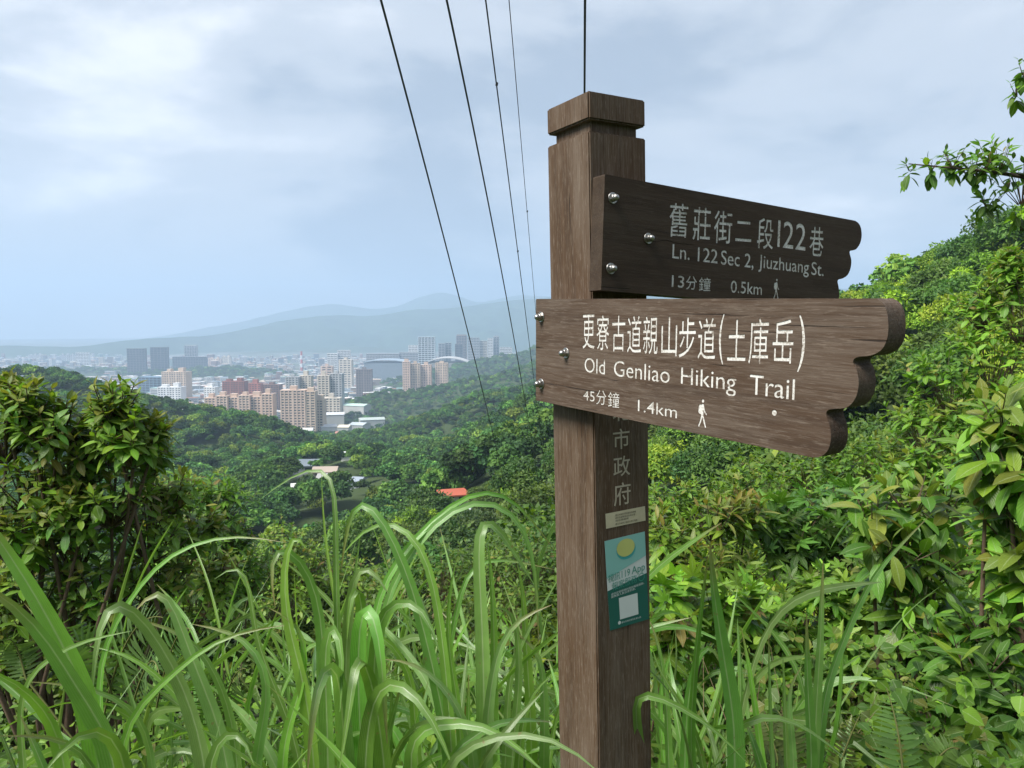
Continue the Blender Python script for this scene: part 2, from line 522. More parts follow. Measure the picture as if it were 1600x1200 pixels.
def build_terrain():
    az = np.concatenate([np.linspace(-50, 50, 321), np.linspace(50, 310, 66)[1:-1]])
    az = np.radians(az)
    rr = np.geomspace(0.06, 9300, 330)
    A, R = np.meshgrid(az, rr)
    X, Y = R * np.sin(A), R * np.cos(A)
    Zz = height(X, Y)
    na, nr = len(az), len(rr)
    v = np.stack([X, Y, Zz], -1).reshape(-1, 3)
    v = np.concatenate([v, [[0, 0, float(height(np.array([0.]), np.array([0.]))[0])]]])
    i = np.arange(nr - 1)[:, None] * na
    j = np.arange(na)[None, :]
    k = (j + 1) % na
    f = np.stack([i + j, i + k, i + na + k, i + na + j], -1).reshape(-1, 4)[:, ::-1]
    m, n, l = new_mat('hillside_ground')
    o = n.new('ShaderNodeOutputMaterial')
    b = N(n, 'ShaderNodeBsdfPrincipled', Roughness=0.95)
    b.inputs['Specular IOR Level'].default_value = 0.1
    tc = n.new('ShaderNodeTexCoord')
    fine = N(n, 'ShaderNodeTexNoise', Scale=3.5, Detail=8.0, Roughness=0.7)
    l.new(tc.outputs['Object'], fine.inputs['Vector'])
    big = N(n, 'ShaderNodeTexNoise', Scale=0.012, Detail=10.0, Roughness=0.72)
    l.new(tc.outputs['Object'], big.inputs['Vector'])
    r1 = ramp(n, [(0.3, (0.030, 0.026, 0.014)), (0.5, (0.045, 0.055, 0.020)), (0.7, (0.075, 0.090, 0.035))])
    l.new(fine.outputs['Fac'], r1.inputs['Fac'])
    r2 = ramp(n, [(0.35, (0.035, 0.065, 0.022)), (0.55, (0.06, 0.10, 0.035)), (0.75, (0.09, 0.12, 0.05))])
    l.new(big.outputs['Fac'], r2.inputs['Fac'])
    c = mix_col(n, l, 0.5, r1.outputs[0], r2.outputs[0])
    # built-up ground on the plain
    cell = N(n, 'ShaderNodeTexVoronoi', Scale=0.018)
    l.new(tc.outputs['Object'], cell.inputs['Vector'])
    r3 = ramp(n, [(0.0, (0.22, 0.22, 0.21)), (0.5, (0.12, 0.13, 0.10)), (1.0, (0.06, 0.09, 0.04))])
    l.new(cell.outputs['Color'], r3.inputs['Fac'])
    ps = n.new('ShaderNodeSeparateXYZ')
    l.new(tc.outputs['Object'], ps.inputs[0])
    pl = N(n, 'ShaderNodeMapRange')
    pl.inputs['From Min'].default_value = PLAIN + 5
    pl.inputs['From Max'].default_value = PLAIN + 2
    l.new(ps.outputs['Z'], pl.inputs['Value'])
    c = mix_col(n, l, pl.outputs[0], c, r3.outputs[0])
    l.new(c, b.inputs['Base Color'])
    bp = N(n, 'ShaderNodeBump', Strength=0.6, Distance=0.05)
    l.new(fine.outputs['Fac'], bp.inputs['Height'])
    l.new(bp.outputs[0], b.inputs['Normal'])
    l.new(b.outputs[0], o.inputs['Surface'])
    me = np_mesh('terrain', v[:-1], f, m)
    ob = tag(link('terrain', me), kind='structure')
    ob['label'] = 'wooded hillsides and valley floor falling away to the city plain'

    lr = np.log(rr)

    def gz(x, y):
        x, y = np.asarray(x, float), np.asarray(y, float)
        a = np.arctan2(x, y)
        a = np.where(a < az[0], a + 2 * math.pi, a)
        r = np.clip(np.hypot(x, y), rr[0], rr[-1] * 0.999)
        fi = (np.log(r) - lr[0]) / (lr[1] - lr[0])
        i0 = np.clip(fi.astype(int), 0, nr - 2)
        ti = (r - rr[i0]) / (rr[i0 + 1] - rr[i0])
        j0 = np.clip(np.searchsorted(az, a, side='right') - 1, 0, na - 1)
        j1 = (j0 + 1) % na
        span = np.where(j1 == 0, az[0] + 2 * math.pi - az[j0], az[j1] - az[j0])
        tj = (a - az[j0]) / span
        z0 = Zz[i0, j0] * (1 - tj) + Zz[i0, j1] * tj
        z1 = Zz[i0 + 1, j0] * (1 - tj) + Zz[i0 + 1, j1] * tj
        return z0 * (1 - ti) + z1 * ti
    return gz


GZ = build_terrain()


def gz1(x, y):
    return float(GZ(np.array([x]), np.array([y]))[0])


def mountain(name, label, pts, drop_slope, seed, rough, mat):
    """a far range: crest polyline from the photograph at its own distance, slopes down to the plain on both sides"""
    c = np.array([at(*p) for p in pts])
    s = np.concatenate([[0], np.cumsum(np.linalg.norm(np.diff(c[:, :2], axis=0), axis=1))])
    n = 360
    q = np.linspace(0, s[-1], n)
    cx, cy, cz = [np.interp(q, s, c[:, i]) for i in range(3)]
    ker = np.hanning(15)
    ker /= ker.sum()
    cz = np.convolve(np.pad(cz, 7, 'edge'), ker, 'valid') + fbm(q / 900, q * 0, seed, 5, gain=0.55) * rough
    rows, m = [], 22
    for side in np.linspace(-1, 1, 2 * m + 1):
        d = np.sign(side) * abs(side) ** 1.15
        hgt = np.maximum(cz - PLAIN + 25, 1)
        dist = d * hgt / drop_slope
        nrm = np.hypot(cx, cy)
        x, y = cx + dist * cx / nrm, cy + dist * cy / nrm
        fall = 1 - abs(d) ** 0.9
        z = PLAIN - 25 + hgt * fall + fbm(x / 420, y / 420, seed + 9, 4) * hgt * 0.13 * (1 - fall) * fall * 4
        rows.append(np.stack([x, y, z], -1))
    v = np.stack(rows)
    a, b = v.shape[:2]
    i = np.arange(a - 1)[:, None] * b
    j = np.arange(b - 1)[None, :]
    f = np.stack([i + j, i + j + 1, i + b + j + 1, i + b + j], -1).reshape(-1, 4)
    o = tag(link(name, np_mesh(name, v.reshape(-1, 3), f, mat)), label, kind='structure')
    return o


m_far = plain_mat('forested_mountain', (0.045, 0.075, 0.035), 0.95, var=0.5, scale=0.01, spec=0.1)
mountain('mountain_range', 'long blue mountain ridge behind the city',
         [(-900, 530, 3354), (-300, 538, 3510), (0, 541, 3588), (60, 540, 3588), (90, 544, 3627), (140, 539, 3666), (230, 531, 3900), (270, 528, 4056), (330, 524, 4368), (400, 511, 4602),
          (440, 501, 4758), (510, 490, 4836), (560, 494, 4914), (600, 493, 4914), (650, 482, 4992), (700, 481, 5070), (760, 474, 5148), (840, 466, 5226), (1000, 455, 5226), (1200, 450, 5226), (1340, 452, 5226), (1500, 456, 5226), (1900, 452, 5070)], 0.30, 21, 9, m_far)
mountain('mountain_range', 'faint farthest mountain peaks above the blue ridge',
         [(150, 540, 7440), (270, 522, 7440), (380, 502, 7440), (460, 483, 7440), (520, 473, 7440), (580, 484, 7440), (620, 478, 7440), (660, 462, 7440), (690, 456, 7440), (715, 461, 7440), (745, 473, 7440), (800, 462, 7440), (850, 462, 7440), (1100, 476, 7440), (1400, 470, 7440)], 0.34, 33, 12, m_far)

# ------------------------------------------------------------------ forest on the hillsides (too many to count: stuff)


def unit(v):
    return v / (np.linalg.norm(v, axis=-1, keepdims=True) + 1e-9)


def frames(d, up):
    """rotation matrices whose columns are side, direction d, normal close to up"""
    d = unit(d)
    s = unit(np.cross(d, up))
    nrm = np.cross(s, d)
    return np.stack([s, d, nrm], -1)


def scatter(tv, tf, tuv, pos, rot, scale, tint, name, mat, smooth=True):
    """one mesh holding a template leaf at every position"""
    n, k = len(pos), len(tv)
    v = np.einsum('nij,kj->nki', rot, tv) * np.asarray(scale)[:, None, None] + pos[:, None, :]
    f = (tf[None] + (np.arange(n) * k)[:, None, None]).reshape(-1, tf.shape[1])
    return np_mesh(name, v.reshape(-1, 3), f, mat, np.repeat(tint, k, 0), np.tile(tuv, (n, 1)) if tuv is not None else None, smooth)


def leaf_template(width=0.36, nseg=4, peak=0.42, fold=0.25, droop=0.25, curl=0.0):
    v, uv = [], []
    for i in range(nseg + 1):
        t = i / nseg
        p = (t / peak) if t < peak else (1 - t) / (1 - peak)
        w = 0.5 * width * max(0.02, math.sin(max(0, min(1, p)) * math.pi / 2) ** 0.85)
        z = -droop * t * t + curl * math.sin(t * 7)
        for s, u in ((-1, 0.0), (0, 0.5), (1, 1.0)):
            v.append((s * w, t, z + fold * w * abs(s)))
            uv.append((u, t))
    f = []
    for i in range(nseg):
        a = i * 3
        f += [(a, a + 1, a + 4, a + 3), (a + 1, a + 2, a + 5, a + 4)]
    return np.array(v), np.array(f), np.array(uv)


def lobed_template():
    V, Fc, U = [], [], []
    n = 0
    for ang, ln in ((0, 1.0), (0.75, 0.85), (-0.75, 0.85), (1.55, 0.55), (-1.55, 0.55)):
        v, f, u = leaf_template(0.34, 3, 0.5, 0.12, 0.18)
        v = v * ln
        c, s = math.cos(ang), math.sin(ang)
        v = np.stack([v[:, 0] * c - v[:, 1] * s, v[:, 0] * s + v[:, 1] * c, v[:, 2] + 0.004 * n / 12], -1)
        V.append(v)
        U.append(u)
        Fc.append(f + n)
        n += len(v)
    return np.concatenate(V), np.concatenate(Fc), np.concatenate(U)


CARD = (np.array([(-0.5, 0, 0.0), (0, -0.5, 0.08), (0.5, 0, 0.0), (0, 0.5, 0.08)]), np.array([(0, 1, 2, 3)]), np.array([(0, .5), (.5, 0), (1, .5), (.5, 1)]))
TINTS_DARK = np.array([(0.030, 0.070, 0.020), (0.040, 0.085, 0.024), (0.055, 0.100, 0.026), (0.036, 0.075, 0.030)]) * np.array([1.45, 1.35, 1.0])
TINTS_MID = np.array([(0.055, 0.110, 0.025), (0.070, 0.130, 0.028), (0.045, 0.095, 0.025), (0.090, 0.150, 0.030)]) * np.array([1.45, 1.35, 1.0])
TINTS_YEL = np.array([(0.100, 0.160, 0.026), (0.130, 0.190, 0.030), (0.075, 0.130, 0.026), (0.150, 0.195, 0.035)]) * np.array([1.7, 1.6, 1.1])


def crown_cards(r, seed, n_lobes, n_cards, size, tints, flat=0.75, up=0.55):
    """leaf cards on and inside a heap of lobes: positions, rotations, sizes, tints"""
    g = np.random.default_rng(seed)
    lob = []
    for i in range(n_lobes):
        d = unit(g.normal(size=3))
        d[2] = abs(d[2]) * 0.9 - 0.25
        lob.append((d * np.array([r, r, r * flat]) * g.uniform(0.35, 0.75), r * g.uniform(0.30, 0.52), tints[g.integers(len(tints))] * g.uniform(0.8, 1.2)))
    P, D, T = [], [], []
    per = n_cards // n_lobes
    for c, lr_, tn in lob:
        d = unit(g.normal(size=(per, 3)))
        d[:, 2] = np.where(d[:, 2] < -0.3, -d[:, 2], d[:, 2])
        rr_ = lr_ * (1 - 0.45 * g.random(per) ** 2.2) * (1 + 0.16 * np.sin(d[:, 0] * 7 + seed) * np.sin(d[:, 1] * 6) + 0.1 * np.sin(d[:, 2] * 9))
        P.append(c + d * rr_[:, None] * np.array([1, 1, 0.85]))
        D.append(d)
        T.append(tn * g.uniform(0.72, 1.3, (per, 1)))
    P, D, T = np.concatenate(P), np.concatenate(D), np.concatenate(T)
    nrm = unit(D * 0.7 + np.array([0, 0, up]) + g.normal(size=P.shape) * 0.45)
    rot = frames(g.normal(size=P.shape), nrm)
    s = size * g.uniform(0.6, 1.4, len(P))
    return P, rot, s, T, lob


def far_tree(i):
    g = np.random.default_rng(100 + i)
    r = 3.6
    tint = [TINTS_DARK, TINTS_MID, TINTS_DARK, TINTS_MID, TINTS_YEL * 0.8, TINTS_DARK][i % 6]
    P, rot, s, T, lob = crown_cards(r, 100 + i, 13, 1500, 0.62, tint, flat=[0.8, 0.95, 0.7, 0.85, 0.75, 1.0][i % 6])
    P = P + np.array([0, 0, 4.6])
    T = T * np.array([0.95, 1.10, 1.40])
    me = scatter(*CARD, P, rot, s, T, 'forest_tree', M['forest'], False)
    o = bpy.data.objects.new('forest_tree', me)
    return o


def instancer(name, label, pts, rz, sc, pi, protos):
    me = bpy.data.meshes.new(name)
    me.vertices.add(len(pts))
    me.vertices.foreach_set('co', np.asarray(pts, np.float32).ravel())
    for nm, ty, dat in (('rz', 'FLOAT', rz), ('sc', 'FLOAT', sc), ('pi', 'INT', pi)):
        a = me.attributes.new(nm, ty, 'POINT')
        a.data.foreach_set('value', np.asarray(dat, np.float32 if ty == 'FLOAT' else np.int32))
    col = bpy.data.collections.new(name + '_kinds')
    for p in protos:
        col.objects.link(p)
    ng = bpy.data.node_groups.new(name, 'GeometryNodeTree')
    ng.interface.new_socket('Geometry', in_out='INPUT', socket_type='NodeSocketGeometry')
    ng.interface.new_socket('Geometry', in_out='OUTPUT', socket_type='NodeSocketGeometry')
    nd, lk = ng.nodes, ng.links
    gi, go = nd.new('NodeGroupInput'), nd.new('NodeGroupOutput')
    ci = nd.new('GeometryNodeCollectionInfo')
    ci.inputs['Collection'].default_value = col
    ci.inputs['Separate Children'].default_value = True
    ci.inputs['Reset Children'].default_value = True
    ip = nd.new('GeometryNodeInstanceOnPoints')
    ip.inputs['Pick Instance'].default_value = True

    def named(nm, ty):
        q = nd.new('GeometryNodeInputNamedAttribute')
        q.data_type = ty
        q.inputs['Name'].default_value = nm
        return q.outputs['Attribute']
    cx = nd.new('ShaderNodeCombineXYZ')
    lk.new(named('rz', 'FLOAT'), cx.inputs['Z'])
    lk.new(gi.outputs[0], ip.inputs['Points'])
    lk.new(ci.outputs[0], ip.inputs['Instance'])
    lk.new(named('pi', 'INT'), ip.inputs['Instance Index'])
    lk.new(cx.outputs[0], ip.inputs['Rotation'])
    lk.new(named('sc', 'FLOAT'), ip.inputs['Scale'])
    lk.new(ip.outputs[0], go.inputs[0])
    o = link(name, me)
    md = o.modifiers.new('instances', 'NODES')
    md.node_group = ng
    return tag(o, label, kind='stuff')


def forest():
    g = np.random.default_rng(11)
    P = []
    for r0, r1, sp, a0, a1 in ((110, 330, 4.6, -47, 47), (330, 760, 5.2, -46, 44), (760, 1400, 8.0, -44, 40), (1400, 2600, 13.0, -44, 36), (17, 60, 4.2, 110, 250)):  # last ring: unseen trees behind the camera, added to shade the signpost
        a0, a1 = rad(a0), rad(a1)
        n = int((a1 - a0) / 2 * (r1 * r1 - r0 * r0) / (sp * sp))
        r = np.sqrt(g.uniform(r0 * r0, r1 * r1, n))
        a = g.uniform(a0, a1, n)
        x, y = r * np.sin(a), r * np.cos(a)
        z = GZ(x, y)
        far = np.full(n, max(1.0, sp / 7.0))
        P.append(np.stack([x, y, z, far], -1))
    P = np.concatenate(P)
    keep = P[:, 2] > PLAIN + 3 + g.random(len(P)) * 5
    # clearings round the valley houses
    for hx, hy, hr in CLEAR:
        keep &= np.hypot(P[:, 0] - hx, P[:, 1] - hy) > hr
    P = P[keep]
    n = len(P)
    dens = fbm(P[:, 0] / 60, P[:, 1] / 60, 77, 3)
    sc = P[:, 3] * g.uniform(0.62, 1.25, n) * (1 + 0.16 * dens)
    pi = g.choice(6, n, p=[0.22, 0.24, 0.16, 0.18, 0.08, 0.12])
    P[:, 2] -= 0.6 * sc
    instancer('forest', 'dense green forest covering the hillsides of the valley, plus unseen shading trees behind the camera', P[:, :3], g.uniform(0, 6.28, n), sc, pi, [far_tree(i) for i in range(6)])
    # a few trees on the plain between the buildings, same mass
    return n


CLEAR = []


def clear_at(px, py, Y, r):
    p = at(px, py, Y)
    CLEAR.append((p[0], p[1], r))

# ------------------------------------------------------------------ the city on the plain


def ground_hit(px, py, y0=20.0, y1=2500.0):
    """where the line of sight through (px, py) meets the ground"""
    Ys = np.geomspace(y0, y1, 1500)
    d = at(px, py, 1.0)
    pts = d[None] * Ys[:, None]
    below = pts[:, 2] < GZ(pts[:, 0], pts[:, 1])
    return pts[int(np.argmax(below))] if below.any() else pts[-1]


def c3(r, g, b):
    return (r, g, b)


BEIGE, PINK, CREAM, WHITE, GREY, BLUE, RED, DARK = c3(.56, .44, .34), c3(.60, .45, .36), c3(.58, .52, .44), c3(.70, .70, .69), c3(.38, .39, .40), c3(.16, .24, .32), c3(.26, .10, .075), c3(.16, .16, .17)


def building(name, label, px0, px1, ptop, Y, col, style='flats', depth=None, rz=0.0, bays=None, top='towers', group=None, base=None):
    p0, p1 = at(px0, ptop, Y), at(px1, ptop, Y)
    w = p1[0] - p0[0]
    base = PLAIN if base is None else base
    h = p0[2] - base
    depth = depth or (max(10.0, min(30.0, w * 0.55)) if Y < 1800 else 12.0)
    root = empty(name, ((p0[0] + p1[0]) / 2, Y, base), label, 'building', group or 'buildings of the city on the plain')
    root.rotation_euler.z = rz
    fl = 3.2 if Y < 1500 else 5.0
    nf = max(2, int(round(h / fl)))
    fl = h / nf
    bays = bays or max(2, int(w / (4.2 if Y < 1500 else 8.0)))
    core = MB()
    ins = 0.5
    core.box(-w / 2 + ins, w / 2 - ins, ins, depth - ins, 0, h - 0.2)
    link('glazing', core.mesh('glazing', M['glass']), root)
    wl_ = MB()
    span, pier = {'flats': (0.56, 0.30), 'office': (0.24, 0.10), 'white': (0.6, 0.4), 'ribbon': (0.5, 0.06)}[style]
    for i in range(nf):
        wl_.box(-w / 2, w / 2, 0, depth, i * fl, i * fl + fl * span, col)
    bw = w / bays
    g = np.random.default_rng(int(px0 * 7 + ptop))
    for i in range(bays + 1):
        x = -w / 2 + i * bw
        q = bw * pier * (1.7 if (style == 'flats' and i % 3 == 0) else 1.0)
        x0, x1 = max(-w / 2, x - q / 2), min(w / 2, x + q / 2)
        wl_.box(x0 - 0.03, x1 + 0.03, -0.35, depth + 0.35, 0, h, tuple(np.array(col) * (1.06 if i % 3 == 0 else 0.97)))
    nd = max(2, int(depth / bw)) if bw < depth else 2
    for i in range(nd + 1):
        y = i * depth / nd
        q = depth / nd * max(pier, 0.3)
        for x0, x1 in ((-w / 2 - 0.25, -w / 2 + 0.6), (w / 2 - 0.6, w / 2 + 0.25)):
            wl_.box(x0, x1, max(0.05, y - q / 2), min(depth - 0.05, y + q / 2), 0, h - 0.02, col)
    link('wall', wl_.mesh('wall', M['tinted']), root)
    rf = MB()
    rcol = tuple(np.array(col) * 0.95)
    rf.box(-w / 2 - 0.4, w / 2 + 0.4, -0.4, depth + 0.4, h, h + 1.1, rcol)
    if top == 'towers':
        k = max(1, int(w / 16))
        for i in range(k):
            x = -w / 2 + (i + 0.5) * w / k
            t = g.uniform(2.5, 4.5)
            rf.box(x - t, x + t, depth * 0.2, depth * 0.7, h + 1.1, h + 1.1 + g.uniform(3, 7), rcol)
    elif top == 'crown':
        rf.box(-w / 2 + 1, w / 2 - 1, 1, depth - 1, h + 1.1, h + 4.5, tuple(np.array(col) * 0.8))
    link('roof', rf.mesh('roof', M['tinted']), root)
    return root


# two long apartment slabs, stepped, and their neighbours
xs = [319, 337, 355, 372, 390, 408, 426]
ys = [623, 620, 622, 619, 621, 617]
for i in range(6):
    building('apartment_block', '%s section of the long pinkish apartment slab above the left hillside' % ['leftmost', 'second from left', 'third from left', 'third from right', 'second from right', 'rightmost'][i],
             xs[i] + 0.2, xs[i + 1] - 0.2, ys[i], 905 - 4 * (i % 2), PINK, depth=14, group='sections of the long apartment slab')
building('apartment_block', 'tall pinkish apartment slab standing alone above the white factory roofs', 438, 476, 611, 885, PINK, depth=16, rz=0.06)
building('apartment_block', 'narrower right wing of the tall pinkish apartment slab', 476.6, 492, 613, 887, BEIGE, depth=16, rz=0.06)
building('apartment_block', 'low beige wing right of the tall apartment slab', 493, 504, 626, 900, BEIGE, depth=16)
B = [
    ('apartment_tower', 'grey apartment towers with jagged top behind the tall slab', 446, 466, 590, 1060, GREY, 'flats', 'towers'),
    ('apartment_tower', 'grey apartment tower with wide roof block behind the tall slab', 467, 486, 588, 1070, CREAM, 'flats', 'towers'),
    ('apartment_tower', 'tall grey apartment tower right of the tall pinkish slab', 496, 514, 588, 1010, CREAM, 'flats', 'towers'),
    ('apartment_tower', 'dark-sided apartment tower at the right of its pair', 514.6, 534, 585, 1015, GREY, 'flats', 'towers'),
    ('apartment_block', 'low beige apartment block at the foot of the dark-sided tower', 503, 531, 623, 985, CREAM, 'flats', 'towers'),
    ('apartment_tower', 'brown apartment tower with stepped top left of the long slab', 252, 290, 582, 1310, BEIGE, 'flats', 'towers'),
    ('office_block', 'wide blue glass low block left of the brown tower', 214, 252, 590, 1500, BLUE, 'office', 'flat'),
    ('apartment_block', 'white apartment block in front of the brown tower', 246, 282, 606, 1160, WHITE, 'flats', 'towers'),
    ('apartment_block', 'slim white block rising behind the long slab', 318, 336, 606, 1110, WHITE, 'white', 'towers'),
    ('apartment_block', 'dark red brick block behind the long slab', 347, 381, 597, 1200, RED, 'flats', 'towers'),
    ('apartment_block', 'red brick block right of the dark red block', 388, 407, 600, 1190, c3(.33, .12, .09), 'flats', 'towers'),
    ('apartment_block', 'dark brown block right of the two red blocks', 409, 436, 602, 1230, c3(.2, .12, .1), 'flats', 'towers'),
    ('apartment_tower', 'pink apartment tower left of its row by the right hillside', 629, 640, 566, 1400, PINK, 'flats', 'towers'),
    ('apartment_tower', 'pink apartment tower second of its row by the right hillside', 641, 656, 569, 1410, BEIGE, 'flats', 'towers'),
    ('apartment_tower', 'pink apartment tower third of its row by the right hillside', 657, 673, 571, 1420, PINK, 'flats', 'towers'),
    ('apartment_tower', 'pink apartment tower at right end of its row', 680, 699, 568, 1430, BEIGE, 'flats', 'towers'),
    ('office_block', 'hazy dark tower, left one of the twin towers on the plain', 198, 226, 545, 2100, DARK, 'office', 'flat'),
    ('office_block', 'hazy dark tower, right one of the twin towers on the plain', 235, 261, 543, 2110, DARK, 'office', 'flat'),
    ('office_block', 'hazy tower above the wide block right of the twins', 288, 307, 541, 2500, GREY, 'office', 'crown'),
    ('office_block', 'wide hazy office block right of the twin towers', 269, 322, 558, 2300, DARK, 'office', 'flat'),
    ('office_block', 'pale hazy tower at far left of the city', 118, 138, 551, 2650, WHITE, 'ribbon', 'flat'),
    ('apartment_block', 'hazy grey block, farthest left of the city', 43, 66, 555, 3000, GREY, 'flats', 'towers'),
    ('apartment_block', 'hazy grey block with jagged top near far left', 67, 92, 559, 3000, GREY, 'flats', 'towers'),
    ('apartment_block', 'hazy grey block left of the pale tower', 93, 117, 555, 2950, GREY, 'flats', 'towers'),
    ('apartment_block', 'pale pink hazy block right of the wide office', 325, 345, 561, 2600, PINK, 'flats', 'towers'),
    ('apartment_block', 'pale hazy block above the low wooded hill', 346, 360, 558, 2700, CREAM, 'flats', 'towers'),
    ('office_block', 'white block with flat top left of the exhibition hall', 511, 527, 553, 2000, WHITE, 'ribbon', 'flat'),
    ('office_block', 'taller white block left of the exhibition hall', 527.5, 547, 548, 2010, WHITE, 'ribbon', 'flat'),
    ('apartment_tower', 'beige tower in front of the white blocks', 529, 549, 563, 1600, CREAM, 'flats', 'towers'),
    ('apartment_tower', 'pink tower left of the beige tower in mid city', 501, 519, 573, 1500, PINK, 'flats', 'towers'),
    ('office_block', 'dark low block right of the beige tower', 556, 580, 578, 1420, c3(.2, .17, .17), 'flats', 'towers'),
    ('office_block', 'grey office behind the exhibition hall', 572, 623, 553, 2150, GREY, 'ribbon', 'flat'),
    ('office_block', 'grey office left of the white glass tower', 624, 654, 551, 2160, GREY, 'ribbon', 'flat'),
    ('office_block', 'white block beside the white glass tower', 638, 652.5, 540, 2200, WHITE, 'ribbon', 'flat'),
    ('office_block', 'tall white glass tower, brightest of the skyline', 653, 679, 527, 1950, c3(.62, .68, .72), 'office', 'flat'),
    ('office_block', 'slim grey tower right of the white glass tower', 685, 695, 537, 2250, GREY, 'office', 'flat'),
    ('office_block', 'slim grey tower second right of the white glass tower', 696, 705, 536, 2260, GREY, 'office', 'flat'),
    ('office_block', 'dark low tower in the right skyline group', 711, 723, 538, 2150, DARK, 'office', 'flat'),
    ('office_block', 'tall brownish tower in the right skyline group', 713, 729, 525, 2350, c3(.3, .24, .22), 'office', 'crown'),
    ('office_block', 'broad pale tower in the right skyline group', 731, 749, 528, 2300, GREY, 'ribbon', 'flat'),
    ('office_block', 'lower pale tower right of the broad one', 749.5, 761, 533, 2310, CREAM, 'ribbon', 'flat'),
    ('office_block', 'slim tower near right end of the skyline', 762, 770, 529, 2400, WHITE, 'ribbon', 'flat'),
    ('office_block', 'dark-capped tower at right end of the skyline', 771, 780, 527, 2420, GREY, 'office', 'crown'),
    ('office_block', 'low white block right of the dark-capped tower', 781, 800, 543, 2380, WHITE, 'ribbon', 'flat'),
    ('factory', 'white four storey building with rows of windows on the valley mouth', 500, 521, 681, 800, WHITE, 'flats', 'flat'),
]
for nm, lb, a0, a1, tp, Y, c, st, top in B:
    bz = PLAIN
    if Y < 850:
        q = at((a0 + a1) / 2, tp, Y)
        bz = gz1(q[0], q[1]) - 1
    building(nm, lb, a0, a1, tp, Y, c, st, top=top, rz=random.uniform(-0.12, 0.12), base=bz)


def vault(name, label, px0, px1, ptop, pbase, Y, col, depth):
    """exhibition hall: low walls under a curved roof"""
    a, b = at(px0, ptop, Y), at(px1, pbase, Y)
    w, h0, h1 = b[0] - a[0], b[2] - PLAIN, a[2] - PLAIN
    root = empty(name, ((a[0] + b[0]) / 2, Y, PLAIN), label, 'hall')
    m = MB()
    m.box(-w / 2 + 2, w / 2 - 2, 2, depth - 2, 0, h0 - 0.1, tuple(np.array(col) * 0.6))
    link('wall', m.mesh('wall', M['tinted']), root)
    m = MB()
    n = 16
    q = np.linspace(-1, 1, n + 1)
    v = [(t * w / 2, y, h0 + (h1 - h0) * (1 - t * t) + dz) for dz in (0, 1.5) for y in (0, depth) for t in q]
    k = n + 1
    f = []
    for i in range(n):
        f += [(2 * k + i, 2 * k + i + 1, 3 * k + i + 1, 3 * k + i), (i, k + i, k + i + 1, i + 1), (i, i + 1, 2 * k + i + 1, 2 * k + i), (k + i, 3 * k + i, 3 * k + i + 1, k + i + 1)]
    m.add(v, f, col)
    link('roof', m.mesh('roof', M['tinted']), root)


vault('exhibition_hall', 'wide dark exhibition hall with shallow curved roof', 567, 636, 563, 567, 1930, c3(.30, .36, .42), 90)
vault('exhibition_hall', 'hall with shallow white curved roof below the skyline', 666, 731, 560, 567, 1860, c3(.44, .44, .43), 90)

# red and white chimney
p = at(471, 549, 2400)
ch = empty('chimney_stack', (p[0], 2400, PLAIN), 'thin red and white striped chimney standing in the hazy city', 'chimney')
hh = p[2] - PLAIN
for i in range(5):
    m = MB()
    z0, z1 = hh * i / 5, hh * (i + 1) / 5
    m.tube([(0, 0, z0), (0, 0, z1)], [4.2 - 0.2 * i, 4.0 - 0.2 * i], 10, c3(.5, .08, .06) if i % 2 == 0 else WHITE)
    link('band', m.mesh('band', M['tinted'], True), ch)

# low factory sheds at the valley mouth, each a thing of its own
SHEDS = [
    ('pale yellow roofed shed left of the white four storey building', 473, 500, 683, 790, c3(.62, .56, .38)),
    ('long white roofed shed right of the white four storey building', 524, 558, 681, 840, c3(.52, .54, .55)),
    ('white roofed shed behind the four storey building', 498, 522, 667, 900, c3(.52, .53, .55)),
    ('yellowish roofed shed behind the long white shed', 528, 545, 668, 890, c3(.68, .62, .48)),
    ('grey roofed shed at right end of the factories', 548, 572, 664, 920, c3(.45, .50, .52)),
    ('pale green roofed shed beyond the factories', 536, 575, 634, 1010, c3(.45, .60, .52)),
    ('light grey roofed shed beside the apartment wing', 505, 535, 648, 960, c3(.55, .57, .58)),
    ('long grey roofed shed along the right hillside', 560, 598, 656, 960, c3(.40, .45, .42)),
    ('small white roofed shed at left end of the factories', 466, 486, 673, 860, c3(.55, .55, .53)),
    ('small rust roofed shed below the four storey building', 523, 538, 694, 770, c3(.42, .20, .15)),
]


